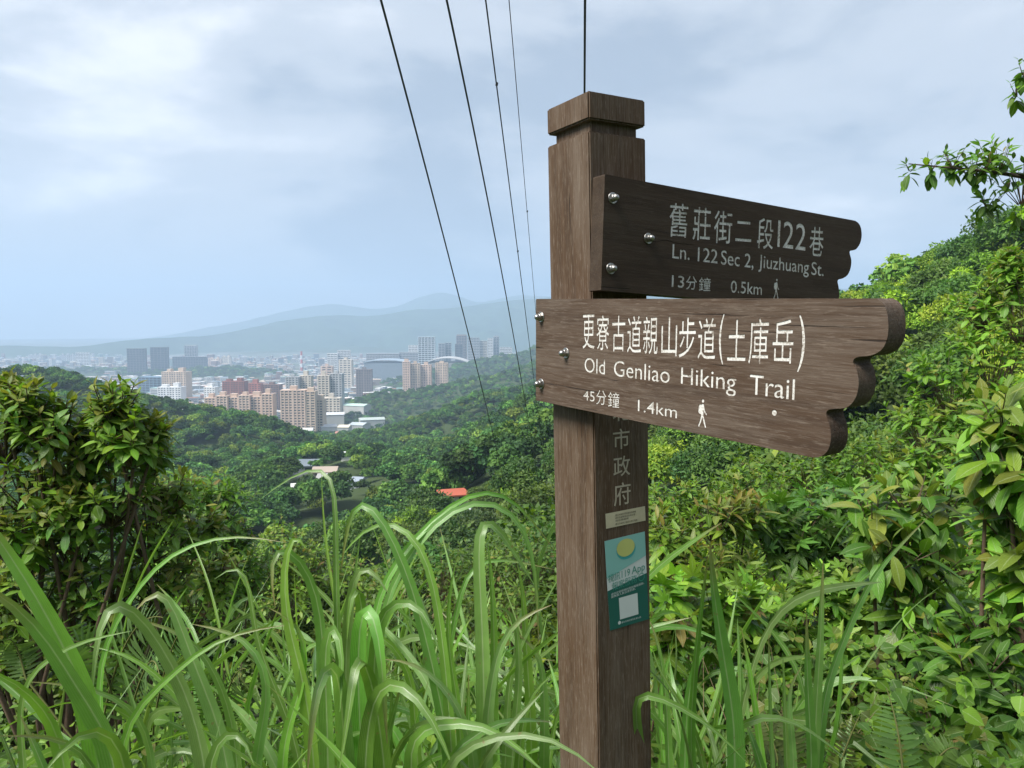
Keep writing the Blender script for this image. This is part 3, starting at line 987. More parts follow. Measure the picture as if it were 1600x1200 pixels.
def gable(name, label, cat, x, y, z, w, d, h, rise, wall_c, roof_c, rz=0.0, group=None, over=0.6, windows=0, hip=0.0):
    root = empty(name, (x, y, z), label, cat, group)
    root.rotation_euler.z = rz
    m = MB()
    m.box(-w / 2, w / 2, -d / 2, d / 2, -6, h, wall_c)
    link('wall', m.mesh('wall', M['tinted']), root)
    m = MB()
    W, D = w / 2 + over, d / 2 + over
    ht = W * hip
    up = 0.18
    for s in (-1, 1):
        v = [(-W, s * D, h - 0.05), (W, s * D, h - 0.05), (W - ht, 0, h + rise), (-W + ht, 0, h + rise), (-W, s * D, h + up), (W, s * D, h + up), (W - ht, 0, h + rise + up), (-W + ht, 0, h + rise + up)]
        m.add(v, [(0, 1, 2, 3), (4, 5, 6, 7), (0, 1, 5, 4), (1, 2, 6, 5), (3, 0, 4, 7)], roof_c)
    for s in (-1, 1):
        m.add([(s * W, -D, h), (s * W, D, h), (s * (W - ht), 0, h + rise + up - 0.01), (s * (W - ht), 0, h + rise + up - 0.012)], [(0, 1, 2, 3)], roof_c if hip else wall_c)
    link('roof', m.mesh('roof', M['tinted']), root)
    for i in range(windows):
        m = MB()
        xx = -w / 2 + (i + 0.5) * w / windows
        m.box(xx - w / windows * 0.28, xx + w / windows * 0.28, -d / 2 - 0.06, -d / 2 + 0.05, h * 0.45, h * 0.82)
        link('window', m.mesh('window', M['glass']), root)
    return root


for lb, a0, a1, yy, Y, c in SHEDS:
    q0, q1 = at(a0, yy, Y), at(a1, yy, Y)
    cx = (q0[0] + q1[0]) / 2
    gr = gz1(cx, Y)
    gable('factory_shed', lb, 'shed', cx, Y + 8, gr, q1[0] - q0[0], random.uniform(14, 24), max(5.0, q0[2] - gr), 2.2, c3(.5, .5, .48), c, random.uniform(-0.4, 0.4), 'factory sheds at the valley mouth')


def low_rise():
    g = np.random.default_rng(5)
    m = MB()
    cols = [WHITE, CREAM, GREY, BEIGE, c3(.68, .69, .70), c3(.35, .42, .48), c3(.36, .2, .16), c3(.3, .45, .42), PINK, c3(.74, .74, .72)]
    n = 0
    for _ in range(9000):
        Y = math.exp(g.uniform(math.log(860), math.log(3300)))
        px = g.uniform(-40, 850)
        X = (px - 800) / F * Y
        if gz1(X, Y) > PLAIN + 1.2:
            continue
        w, d = g.uniform(8, 26), g.uniform(8, 20)
        h = g.choice([5, 8, 12, 15, 18, 26], p=[.2, .2, .25, .2, .1, .05]) * g.uniform(0.8, 1.2)
        c = np.array(cols[g.integers(len(cols))]) * g.uniform(0.7, 1.1)
        rz = g.uniform(-0.5, 0.5)
        m.box(-w / 2, w / 2, -d / 2, d / 2, PLAIN - 1, PLAIN + h, c * 0.85, rz, (X, Y))
        rc = np.array(cols[g.integers(len(cols))]) * 1.0
        m.box(-w / 2 - .3, w / 2 + .3, -d / 2 - .3, d / 2 + .3, PLAIN + h + 0.01, PLAIN + h + 0.8, rc, rz, (X, Y))
        if h > 7:
            for k in range(int(h / 3.2)):
                z = PLAIN + 1.5 + k * 3.2
                m.box(-w / 2 + 1, w / 2 - 1, -d / 2 - 0.12, -d / 2 + 0.1, z, z + 1.4, (0.07, 0.08, 0.09), rz, (X, Y))
        n += 1
        if n > 2600: break
    o = link('low_rise_city', m.mesh('low_rise_city', M['tinted']))
    tag(o, 'mass of small hazy low-rise houses and blocks across the plain', kind='stuff')


low_rise()

# houses in the valley
HOUSES = [
    ('long house with dark grey roof in the valley clearing', 470, 745, 44, 9, 4, c3(.32, .33, .36), c3(.16, .19, .22), 0.1, 0.0),
    ('low house with pale roof at left of the valley clearing', 466, 772, 22, 8, 3, c3(.4, .4, .4), c3(.55, .56, .52), 0.25, 0.0),
    ('house with blue grey roof at right of the valley clearing', 552, 764, 26, 9, 5, c3(.34, .36, .40), c3(.27, .31, .36), -0.2, 0.0),
    ('low grey shed between the valley houses', 515, 766, 40, 7, 3, c3(.36, .34, .32), c3(.33, .33, .32), 0.05, 0.0),
    ('tan roofed shed behind the grey valley shed', 505, 752, 34, 8, 3, c3(.4, .36, .32), c3(.36, .30, .25), 0.1, 0.0),
    ('red hip roofed house among trees near the cables', 755, 738, 40, 9, 5, c3(.55, .53, .52), c3(.30, .085, .065), -0.15, 0.35),
    ('house with bright orange red roof lower on the slope', 708, 797, 36, 8, 4, c3(.6, .58, .55), c3(.40, .11, .07), 0.3, 0.3),
    ('white walled hut left of the orange red roof', 690, 786, 20, 6, 4, c3(.62, .61, .6), c3(.60, .60, .58), 0.1, 0.0),
    ('small white hut below the orange red roof', 722, 812, 16, 5, 2.6, c3(.64, .64, .62), c3(.55, .58, .6), -0.1, 0.0),
    ('white building at the valley mouth below the factories', 541, 720, 20, 9, 5, c3(.66, .66, .64), c3(.6, .62, .62), 0.2, 0.0),
    ('small white house above the valley clearing', 590, 734, 22, 7, 4, c3(.55, .55, .54), c3(.5, .52, .52), 0.1, 0.0),
    ('tiny red roofed hut on the left hillside', 334, 728, 10, 6, 3, c3(.5, .45, .42), c3(.35, .1, .07), 0.0, 0.3),
]
for lb, px, py, wpx, d, h, wc, rc, rz, hip in HOUSES:
    q = ground_hit(px, py, 60)
    w = wpx / F * q[1]
    d = min(d, w)
    h = min(h, 0.30 * w)
    gable('valley_house', lb, 'house', q[0], q[1] + d / 2, q[2] + (0.8 if 'red' not in lb or 'hut' in lb else 3.4 if q[1] > 150 else 1.3), w, d, h, 0.16 * w, wc, rc, rz, 'houses in the wooded valley', windows=max(2, int(w / 3.5)), hip=hip)
    # the trees keep off the house and off the line of sight just below it
    s = max(5.0 if q[1] > 150 else 3.2, w * 0.60)
    CLEAR.append((q[0], q[1] + d / 2, s + 2.5))
    for k in range(1, 9 if q[1] > 150 else 4):
        CLEAR.append((q[0] * (1 - 0.04 * k), q[1] * (1 - 0.04 * k), s * (1 - 0.06 * k)))
forest()

# ------------------------------------------------------------------ haze over the whole valley
m, n, l = new_mat('haze_air')
o = n.new('ShaderNodeOutputMaterial')
pv = n.new('ShaderNodeVolumePrincipled')
pv.inputs['Color'].default_value = (0.53, 0.70, 0.92, 1)
pv.inputs['Density'].default_value = 0.00027
pv.inputs['Density Attribute'].default_value = ''
pv.inputs['Anisotropy'].default_value = 0.1
l.new(pv.outputs[0], o.inputs['Volume'])
try:
    m.cycles.homogeneous_volume = True
except Exception:
    pass
hz = MB()
hz.box(-9600, 9600, -9600, 9600, PLAIN - 60, 520)
tag(link('haze', hz.mesh('haze', m)), 'pale blue haze filling the valley air', kind='stuff')

# ------------------------------------------------------------------ the signpost
YAW, LEAN = 0.5447, -0.0242
A = 0.1342                                         # side of the square post
W1, W2, W3 = 0.4189, 0.3697, 0.3484
SIGN = Matrix.Translation((0.1469, 1.3697, 0)) @ Matrix.Rotation(LEAN, 4, 'Y') @ Matrix.Rotation(YAW, 4, 'Z')
sx, sy = 0.2, 1.47
foot = gz1(sx, sy)
sign = empty('signpost', (0, 0, 0), 'weathered brown wooden signpost with two scalloped direction boards', 'signpost')
sign.matrix_world = SIGN


def bevel_box(name, x0, x1, y0, y1, z0, z1, bev, mat, parent):
    bm = bmesh.new()
    bmesh.ops.create_cube(bm, size=1)
    for v in bm.verts:
        v.co = Vector(((x0 + x1) / 2 + v.co.x * (x1 - x0), (y0 + y1) / 2 + v.co.y * (y1 - y0), (z0 + z1) / 2 + v.co.z * (z1 - z0)))
    bmesh.ops.bevel(bm, geom=list(bm.edges), offset=bev, segments=2, affect='EDGES')
    me = bpy.data.meshes.new(name)
    bm.to_mesh(me)
    bm.free()
    return link(name, me, parent, mat)


post = bevel_box('post', 0, A, 0, A, foot - 0.35, W3, 0.0025, M['wood_post'], sign)
bevel_box('neck', 0.0125, A - 0.0125, 0.0125, A - 0.0125, W3 - 0.01, W2 + 0.01, 0.001, M['wood_post'], sign)
bevel_box('cap', 0, A, 0, A, W2, W1, 0.003, M['wood_post'], sign)


def frame_matrix(o, es, et):
    es, et = Vector(es).normalized(), Vector(et).normalized()
    nn = es.cross(et).normalized()
    et = nn.cross(es)
    m4 = Matrix.Identity(4)
    for i in range(3):
        m4[i][0], m4[i][1], m4[i][2], m4[i][3] = es[i], et[i], nn[i], o[i]
    return m4


def text_splines(items, fat=0.0):
    """items: (text, s0, s1, t0, t1, shear) fitted to a box; t may be None to keep the font's proportions. Returns the outlines of each"""
    objs = []
    for it in items:
        cu = bpy.data.curves.new('glyph', 'FONT')
        cu.body = it[0]
        cu.resolution_u = 4
        ob = bpy.data.objects.new('glyph', cu)
        COL.objects.link(ob)
        objs.append(ob)
    bpy.context.view_layer.update()
    for ob in bpy.context.view_layer.objects:
        ob.select_set(False)
    for ob in objs:
        ob.select_set(True)
    bpy.context.view_layer.objects.active = objs[0]
    bpy.ops.object.convert(target='CURVE')
    out = []
    for ob, (tx, s0, s1, t0, t1, sh) in zip(objs, items):
        one = []
        out.append(one)
        loops = []
        for sp in ob.data.splines:
            bp_ = sp.bezier_points
            lp = []
            for i in range(len(bp_)):
                p0, p1, p2, p3 = [np.array(q[:2]) for q in (bp_[i].co, bp_[i].handle_right, bp_[(i + 1) % len(bp_)].handle_left, bp_[(i + 1) % len(bp_)].co)]
                line = np.linalg.norm(p1 - p0) + np.linalg.norm(p2 - p1) + np.linalg.norm(p3 - p2) < 1.001 * np.linalg.norm(p3 - p0) + 1e-6
                for t in ((0.0,) if line else (0.0, 0.25, 0.5, 0.75)):
                    lp.append(p0 * (1 - t) ** 3 + 3 * p1 * t * (1 - t) ** 2 + 3 * p2 * t * t * (1 - t) + p3 * t ** 3)
            lp = [q for i, q in enumerate(lp) if np.linalg.norm(q - lp[i - 1]) > 1e-5]
            if len(lp) > 2: loops.append(np.array(lp))
        allp = np.concatenate(loops)
        lo, hi = allp.min(0), allp.max(0)
        sc_ = np.array([(s1 - s0) / max(1e-6, hi[0] - lo[0]), (t1 - t0) / max(1e-6, hi[1] - lo[1])])
        areas = []
        for k, lp in enumerate(loops):
            lp = (lp - lo) * sc_ + np.array([s0, t0])
            lp[:, 1] += sh * (lp[:, 0] - (s0 + s1) / 2)
            loops[k] = lp
            nx = np.roll(lp, -1, 0)
            areas.append(0.5 * np.sum(lp[:, 0] * nx[:, 1] - nx[:, 0] * lp[:, 1]))
        sgn = np.sign(areas[int(np.argmax(np.abs(areas)))])      # winding of the ink
        for lp in loops:                                         # fatten the strokes a little, as a carver's bit does
            e1 = lp - np.roll(lp, 1, 0)
            e2 = np.roll(lp, -1, 0) - lp
            n1 = np.stack([e1[:, 1], -e1[:, 0]], -1) / (np.linalg.norm(e1, axis=1)[:, None] + 1e-12)
            n2 = np.stack([e2[:, 1], -e2[:, 0]], -1) / (np.linalg.norm(e2, axis=1)[:, None] + 1e-12)
            nn = n1 + n2
            nn = nn / (np.linalg.norm(nn, axis=1)[:, None] + 1e-9)
            k = 1 / np.clip(np.sum(nn * n1, 1), 0.6, 1)
            q = lp + sgn * nn * fat * k[:, None]
            one.append([(float(x_), float(y_)) for x_, y_ in q])
        cu = ob.data
        bpy.data.objects.remove(ob)
        bpy.data.curves.remove(cu)
    return out


def inside_poly(pt, poly):
    x, y = pt
    c = False
    for (x0, y0), (x1, y1) in zip(poly, poly[1:] + poly[:1]):
        if (y0 > y) != (y1 > y) and x < (x1 - x0) * (y - y0) / (y1 - y0) + x0:
            c = not c
    return c


def signed_area(pl):
    q = np.array(pl)
    nx = np.roll(q, -1, 0)
    return 0.5 * float(np.sum(q[:, 0] * nx[:, 1] - nx[:, 0] * q[:, 1]))


def islands(loops):
    """(outer contour, its holes) for each stroke island"""
    ar = [signed_area(l_) for l_ in loops]
    sgn = 1 if ar[int(np.argmax(np.abs(ar)))] > 0 else -1
    outer = [l_ for l_, a_ in zip(loops, ar) if a_ * sgn > 0]
    holes = [l_ for l_, a_ in zip(loops, ar) if a_ * sgn <= 0]
    return [(o_, [h_ for h_ in holes if inside_poly(h_[0], o_) and abs(signed_area(h_)) < abs(signed_area(o_))]) for o_ in outer]


def ink_mesh(name, loops, thick=0.0003):
    """filled letters; each stroke island with its counters is filled by itself and set a hair above the one before"""
    V, Fc = [], []
    for k, (o_, hs) in enumerate(islands(loops)):
        z_ = thick + 0.00004 * (k % 5)
        polys = [[Vector((x_, y_, 0)) for x_, y_ in l_] for l_ in [o_] + hs]
        pts = [(q.x, q.y, z_) for l_ in polys for q in l_]
        for t_ in tessellate_polygon(polys):
            a_, b_, c_ = [pts[i] for i in t_]
            if (b_[0] - a_[0]) * (c_[1] - a_[1]) - (b_[1] - a_[1]) * (c_[0] - a_[0]) < 0: t_ = t_[::-1]
            Fc.append([len(V) + i for i in t_])
        V += pts
    return np_mesh(name, V, Fc, None, None, None, False)


def curve_mesh(name, beziers, polys, half, offset=0.0):
    """flat filled shape with holes, 2*half thick, centred on z = 0"""
    cu = bpy.data.curves.new(name, 'CURVE')
    cu.dimensions = '2D'
    cu.fill_mode = 'BOTH'
    cu.resolution_u = 4
    cu.extrude = half
    for pl in list(beziers) + list(polys):
        sp = cu.splines.new('POLY')
        sp.points.add(len(pl) - 1)
        sp.use_cyclic_u = True
        for p_, q in zip(sp.points, pl):
            p_.co = (q[0], q[1], 0, 1)
    ob = bpy.data.objects.new(name, cu)
    COL.objects.link(ob)
    dg = bpy.context.evaluated_depsgraph_get()
    me = bpy.data.meshes.new_from_object(ob.evaluated_get(dg))
    bpy.data.objects.remove(ob)
    bpy.data.curves.remove(cu)
    me.name = name
    if offset:
        me.transform(Matrix.Translation((0, 0, offset)))
    return me


def smooth_loop(pts, n):
    """Catmull-Rom through an open point list"""
    p = np.array([pts[0]] + list(pts) + [pts[-1]], float)
    out = []
    for i in range(1, len(p) - 2):
        for t in np.linspace(0, 1, n, endpoint=False):
            out.append(0.5 * (2 * p[i] + (p[i + 1] - p[i - 1]) * t + (2 * p[i - 1] - 5 * p[i] + 4 * p[i + 1] - p[i + 2]) * t * t + (3 * p[i] - p[i - 1] - 3 * p[i + 1] + p[i + 2]) * t ** 3))
    out.append(p[-2])
    return [tuple(q) for q in out]


def circle(cx, cy, r, n=14, ry=None):
    return [(cx + r * math.cos(2 * math.pi * i / n), cy + (ry or r) * math.sin(2 * math.pi * i / n)) for i in range(n)]


WALKER = [(.44, .83), (.58, .83), (.66, .74), (.72, .60), (.92, .50), (.90, .44), (.68, .52), (.60, .62), (.60, .44), (.74, .24), (.88, .04), (.78, .0), (.60, .20), (.50, .36),
          (.38, .18), (.22, .0), (.10, .04), (.28, .24), (.36, .44), (.34, .46), (.16, .48), (.10, .54), (.12, .72), (.22, .80), (.36, .79)]


def walker(s0, s1, t0, t1):
    g = [(s0 + x * (s1 - s0), t0 + y * (t1 - t0)) for x, y in WALKER]
    return [g, circle(s0 + 0.52 * (s1 - s0), t0 + 0.93 * (t1 - t0), 0.062 * (t1 - t0))]


def bolt(parent, s, t, spin):
    """stainless acorn nut on a washer"""
    prof = [(0.0, 0.0), (0.0118, 0.0), (0.0118, 0.0014), (0.0112, 0.0020), (0.0086, 0.0022)]
    bm = bmesh.new()

    def lathe(pr, n):
        rings = []
        for r, z in pr:
            rings.append([bm.verts.new((r * math.cos(2 * math.pi * i / n + spin), r * math.sin(2 * math.pi * i / n + spin), z)) for i in range(n)])
        for a, b in zip(rings[:-1], rings[1:]):
            for i in range(n):
                bm.faces.new((a[i], a[(i + 1) % n], b[(i + 1) % n], b[i]))
        bm.faces.new(rings[-1])
    lathe([(0.0118, 0.0), (0.0118, 0.0014), (0.0110, 0.0020)], 24)
    lathe([(0.0088, 0.0019), (0.0088, 0.0070), (0.0076, 0.0082)], 6)
    lathe([(0.0070, 0.0080), (0.0068, 0.0110), (0.0056, 0.0140), (0.0036, 0.0160), (0.0012, 0.0168)], 16)
    me = bpy.data.meshes.new('bolt')
    bm.to_mesh(me)
    bm.free()
    for p_ in me.polygons: p_.use_smooth = len(p_.vertices) == 4 and p_.area < 2.2e-5
    o_ = link('bolt', me, parent, M['steel'])
    o_.location = (s, t, 0.0003)
    o_.scale = (0.86, 0.86, 0.9)
    return o_


CARVE = 0.0013


def board(name, label, fm, outline, glyphs, extra_holes, bare_holes, bolts, thick, mat):
    """plank with carved letters, white paint on the groove floors"""
    words = text_splines(glyphs, 0.0001 if 'lower' in label else 0.0003)
    slab = curve_mesh('slab', [], [outline], thick / 2, -thick / 2)
    cutter = bmesh.new()
    for k, loop_set in enumerate(words + [[h_] for h_ in extra_holes + bare_holes]):
        for outer, hs in islands(loop_set):
            c_ = curve_mesh('cut', [], [outer] + hs, CARVE, 0.00001 * (k % 7))
            cutter.from_mesh(c_)
            bpy.data.meshes.remove(c_)
    cm = bpy.data.meshes.new('cutter')
    cutter.to_mesh(cm)
    cutter.free()
    so, co_ = bpy.data.objects.new('slab', slab), bpy.data.objects.new('cutter', cm)
    COL.objects.link(so)
    COL.objects.link(co_)
    for m_e in (slab, cm):                                   # close and orient the shells
        bm = bmesh.new()
        bm.from_mesh(m_e)
        bmesh.ops.remove_doubles(bm, verts=bm.verts, dist=1e-6)
        bmesh.ops.recalc_face_normals(bm, faces=bm.faces)
        bm.to_mesh(m_e)
        bm.free()
    md = so.modifiers.new('carve', 'BOOLEAN')
    md.operation, md.solver, md.object, md.use_self = 'DIFFERENCE', 'EXACT', co_, True
    me = bpy.data.meshes.new_from_object(so.evaluated_get(bpy.context.evaluated_depsgraph_get()))
    me.name = name
    me.polygons.foreach_set('use_smooth', np.zeros(len(me.polygons), bool))
    for x_ in (so, co_): bpy.data.objects.remove(x_)
    o_ = link(name, me, sign, mat)
    o_.matrix_local = fm
    if label: o_['label'] = label
    for w_, it in zip(words, glyphs):
        link('letter' if len(it[0]) == 1 else 'word', ink_mesh('lettering', w_, -CARVE + 0.0007), o_, M['paint'])
    if extra_holes:
        link('walker_symbol', curve_mesh('walker_symbol', [], extra_holes[:2], 0.0, -CARVE + 0.0007), o_, M['paint'])
    for h_ in extra_holes[2:]:
        link('white_dot', curve_mesh('white_dot', [], [h_], 0.0, -CARVE + 0.0007), o_, M['paint'])
    for i, (s, t) in enumerate(bolts):
        bolt(o_, s, t, 0.4 + i * 0.7)
    return o_


# lower board, bolted to the left face and running towards the viewer
DL, DYL, TL, WLT = -0.0412, 0.0081, 0.0347, 0.0474
FM_LOW = frame_matrix((-TL, 0, WLT), (DYL * math.cos(DL), -math.cos(DL), math.sin(DL)), (-DYL * math.sin(DL), math.sin(DL), math.cos(DL)))
low_end = [(0.5760, 0.0), (0.5850, -0.0052), (0.5905, -0.0150), (0.5932, -0.0300), (0.5925, -0.0460), (0.5862, -0.0589), (0.5733, -0.0660), (0.5598, -0.0682), (0.5537, -0.0707), (0.5517, -0.0743), (0.5525, -0.0779), (0.5559, -0.0820), (0.5588, -0.0903), (0.5604, -0.1016), (0.5578, -0.1163), (0.5505, -0.1272), (0.5428, -0.1317), (0.5299, -0.1342), (0.5217, -0.1367), (0.5189, -0.1410), (0.5206, -0.1474), (0.5244, -0.1558), (0.5270, -0.1704), (0.5240, -0.1860), (0.5146, -0.1962), (0.5027, -0.2000)]
low_out = [(-0.1315, -0.1995), (-0.1318, -0.0025), (-0.1300, 0.0)] + smooth_loop(low_end, 3) + [(-0.1300, -0.2000)]
L1 = '更寮古道親山步道'
l1x = [0.0195, 0.0595, 0.1015, 0.1415, 0.1800, 0.2225, 0.2610, 0.3000]
low_glyphs = [(c, x, x + 0.0345, -0.0880, -0.0275, 0.05) for c, x in zip(L1, l1x)]
low_glyphs += [('(', 0.3405, 0.3500, -0.0930, -0.0215, 0), ('土', 0.3565, 0.3895, -0.0860, -0.0290, 0.05), ('庫', 0.3945, 0.4275, -0.0880, -0.0260, 0.05), ('岳', 0.4340, 0.4665, -0.0840, -0.0270, 0.05), (')', 0.4735, 0.4840, -0.0930, -0.0210, 0)]
low_glyphs += [('Old', 0.0258, 0.0840, -0.1303, -0.1040, 0), ('Genliao', 0.1079, 0.2430, -0.1303, -0.1035, 0), ('Hiking', 0.2670, 0.3748, -0.1365, -0.1030, 0), ('Trail', 0.3985, 0.4715, -0.1303, -0.1030, 0),
               ('45', 0.0228, 0.0560, -0.1812, -0.1630, 0), ('分', 0.0600, 0.0885, -0.1842, -0.1585, 0.05), ('鐘', 0.0935, 0.1235, -0.1842, -0.1585, 0.05), ('1.4km', 0.1704, 0.2605, -0.1830, -0.1635, 0)]
board('sign_board', 'lower board reading Old Genliao Hiking Trail, pointing towards the viewer', FM_LOW, low_out, low_glyphs, walker(0.3025, 0.3235, -0.1895, -0.1465) + [circle(0.441, -0.1507, 0.0040)], [],
      [(-0.1125, -0.0350), (-0.0300, -0.0998), (-0.1120, -0.1650)], 0.0345, M['wood_low'])

# upper board, bolted to the right face and running away
DU, DYU, TU, WUT = -0.0579, -0.0149, 0.0343, 0.2663
FM_UP = frame_matrix((0, -TU, WUT), (math.cos(DU), -DYU * math.cos(DU), math.sin(DU)), (-math.sin(DU), DYU * math.sin(DU), math.cos(DU)))
up_end = [(0.7350, 0.0), (0.7470, -0.0008), (0.7590, -0.0050), (0.7680, -0.0140), (0.7725, -0.0312), (0.7680, -0.0493), (0.7543, -0.0638), (0.7400, -0.0685), (0.7300, -0.0710), (0.7315, -0.0790), (0.7375, -0.0916), (0.7359, -0.1094), (0.7262, -0.1254), (0.7088, -0.1345), (0.6930, -0.1385), (0.6900, -0.1440), (0.6948, -0.1559), (0.6985, -0.1740), (0.6940, -0.1920), (0.6840, -0.2020), (0.6700, -0.2055)]
up_out = [(0.0070, -0.2045), (0.0075, -0.0020), (0.0085, 0.0)] + smooth_loop(up_end, 3) + [(0.0085, -0.2055)]
up_glyphs = [(c, x0, x1, -0.0925, -0.0290, 0.05) for c, x0, x1 in (('舊', 0.1670, 0.2150), ('莊', 0.2290, 0.2770), ('街', 0.2870, 0.3380), ('段', 0.4140, 0.4640), ('巷', 0.5850, 0.6330))]
up_glyphs += [('二', 0.3490, 0.3960, -0.0830, -0.0430, 0.05), ('1', 0.4780, 0.4855, -0.0840, -0.0285, 0), ('2', 0.4960, 0.5300, -0.0840, -0.0280, 0), ('2', 0.5370, 0.5710, -0.0840, -0.0280, 0)]
up_glyphs += [('Ln.', 0.1775, 0.2230, -0.1335, -0.1070, 0), ('122', 0.2450, 0.3000, -0.1335, -0.1065, 0), ('Sec 2,', 0.3098, 0.4060, -0.1390, -0.1065, 0), ('Jiuzhuang', 0.4213, 0.5860, -0.1410, -0.1055, 0), ('St.', 0.5950, 0.6385, -0.1345, -0.1060, 0),
              ('13', 0.1785, 0.2110, -0.1878, -0.1655, 0), ('分', 0.2160, 0.2450, -0.1900, -0.1640, 0.05), ('鐘', 0.2510, 0.2835, -0.1900, -0.1640, 0.05), ('0.5km', 0.3415, 0.4355, -0.1885, -0.1645, 0)]
ck = [(0.1265, -0.1078), (0.160, -0.1012), (0.1855, -0.1046), (0.215, -0.1042), (0.236, -0.1040)]
crack = [(x, y + 0.0007) for x, y in ck] + [(x, y - 0.0007 * (1 - i / 5)) for i, (x, y) in reversed(list(enumerate(ck)))]
board('sign_board', 'upper dark board reading Jiuzhuang Street lane 122, pointing away', FM_UP, up_out, up_glyphs, walker(0.4705, 0.4915, -0.1945, -0.1510), [crack],
      [(0.0266, -0.0396), (0.1142, -0.1026), (0.0273, -0.1650)], 0.0340, M['wood_up'])

# writing carved on the post itself, right face
FM_POST = frame_matrix((0, 0, 0), (1, 0, 0), (0, 0, 1))


def on_face(name, me, lift, mat, parent=sign):
    o_ = link(name, me, parent, mat)
    if parent is sign:
        o_.matrix_local = FM_POST @ Matrix.Translation((0, 0, lift))
    else:
        o_.location = (0, 0, lift)
    return o_


pg = text_splines([('北', 0.0450, 0.0850, -0.1830, -0.1450, 0), ('市', 0.0450, 0.0850, -0.2370, -0.1980, 0), ('政', 0.0450, 0.0855, -0.2895, -0.2510, 0), ('府', 0.0450, 0.0860, -0.3455, -0.3020, 0)], 0.00015)
for w_ in pg:
    on_face('letter', ink_mesh('letter', w_, 0.0001), 0.0006, M['gilt'])

st_cream = plain_mat('cream_sticker', (0.50, 0.44, 0.30), 0.5, var=0.15, scale=90)
st_ink = plain_mat('printed_ink', (0.05, 0.05, 0.045), 0.5)
st_teal = plain_mat('teal_print', (0.22, 0.46, 0.42), 0.35, var=0.06)
st_dark = plain_mat('dark_green_print', (0.012, 0.105, 0.085), 0.35, var=0.06)
st_white = plain_mat('white_print', (0.58, 0.62, 0.60), 0.35, var=0.05)
st_grn = plain_mat('green_letters', (0.05, 0.26, 0.20), 0.4)
st_yel = plain_mat('yellow_print', (0.48, 0.50, 0.16), 0.4)
q4 = [(0.0240, -0.3566), (0.1221, -0.3562), (0.1232, -0.3852), (0.0250, -0.3856)]
s1 = on_face('small_sticker', curve_mesh('small_sticker', [], [q4], 0.0, 0), 0.0008, st_cream)
s1['label'] = 'small cream notice sticker with fine print'
t_ = text_splines([('臺北市政府消防局緊急救護', 0.0475, 0.0985, -0.3650, -0.3612, 0), ('請於此處報案並告知位置', 0.0475, 0.0965, -0.3703, -0.3665, 0), ('指示牌編號', 0.0475, 0.0800, -0.3756, -0.3718, 0), ('臺北市政府工務局大地工程處', 0.0475, 0.1020, -0.3825, -0.3785, 0)])
for w_ in t_:
    on_face('word', ink_mesh('word', w_, 0.0001), 0.0003, st_ink, s1)


def para(u, v):
    """point on the tilted poster, u to the right and v downwards, 0..1"""
    a, b, c, d = (0.0208, -0.4088), (0.1205, -0.4066), (0.1290, -0.5852), (0.0306, -0.5858)
    return tuple((1 - v) * ((1 - u) * a[i] + u * b[i]) + v * ((1 - u) * d[i] + u * c[i]) for i in (0, 1))


s2 = on_face('poster_sticker', curve_mesh('poster_sticker', [], [[para(0, 0), para(1, 0), para(1, 1), para(0, 1)]], 0.0, 0), 0.0008, st_white)
s2['label'] = 'green and white emergency app sticker'
on_face('teal_panel', curve_mesh('teal_panel', [], [[para(0, 0), para(1, 0), para(1, 0.27), para(0, 0.42)]], 0.0, 0), 0.0003, st_teal, s2)
on_face('dark_panel', curve_mesh('dark_panel', [], [[para(0, 0.555), para(1, 0.47), para(1, 1), para(0, 1)]], 0.0, 0), 0.0003, st_dark, s2)
cc = para(0.50, 0.125)
on_face('emblem_rim', curve_mesh('emblem_rim', [], [circle(cc[0] + 0.0010, cc[1] - 0.0042, 0.0238, 28, 0.0190)], 0.0, 0), 0.0005, plain_mat('teal_rim', (0.05, 0.33, 0.33), 0.4), s2)
on_face('emblem', curve_mesh('emblem', [], [circle(cc[0], cc[1], 0.0225, 28, 0.0175)], 0.0, 0), 0.0008, st_yel, s2)
SK = 0.08
a1, a2, a3 = para(0.04, 0.44), para(0.93, 0.36), para(0.12, 0.535)
tt = text_splines([('視訊', 0.0275, 0.0570, -0.4905, -0.4745, SK), ('119', 0.0610, 0.0815, -0.4875, -0.4735, SK), ('App', 0.0860, 0.1195, -0.4895, -0.4695, SK), ('報案服務', 0.0370, 0.0990, -0.5065, -0.4905, SK)])
for w_ in tt:
    on_face('word', ink_mesh('word', w_, 0.0001), 0.0006, st_grn, s2)
on_face('ring_mark', curve_mesh('ring_mark', [], [circle(0.1105, -0.4960, 0.0080, 20), circle(0.1105, -0.4960, 0.0066, 20)], 0.0, 0), 0.0006, st_grn, s2)
tt = text_splines([('提供您更即時的視訊報案服務，', 0.0345, 0.1170, -0.5148, -0.5100, SK), ('讓救援人員迅速到達。', 0.0345, 0.0950, -0.5205, -0.5158, SK), ('臺北市政府消防局 關心您', 0.0590, 0.1080, -0.5778, -0.5742, 0)])
for w_ in tt:
    on_face('fine_print', ink_mesh('fine_print', w_, 0.0001), 0.0006, st_white, s2)
on_face('round_mark', curve_mesh('round_mark', [], [circle(0.0540, -0.5752, 0.0036, 14)], 0.0, 0), 0.0006, st_white, s2)
on_face('white_square', curve_mesh('white_square', [], [[(0.0532, -0.5262), (0.0998, -0.5258), (0.1020, -0.5690), (0.0556, -0.5694)]], 0.0, 0), 0.0006, st_white, s2)

# ------------------------------------------------------------------ overhead cables


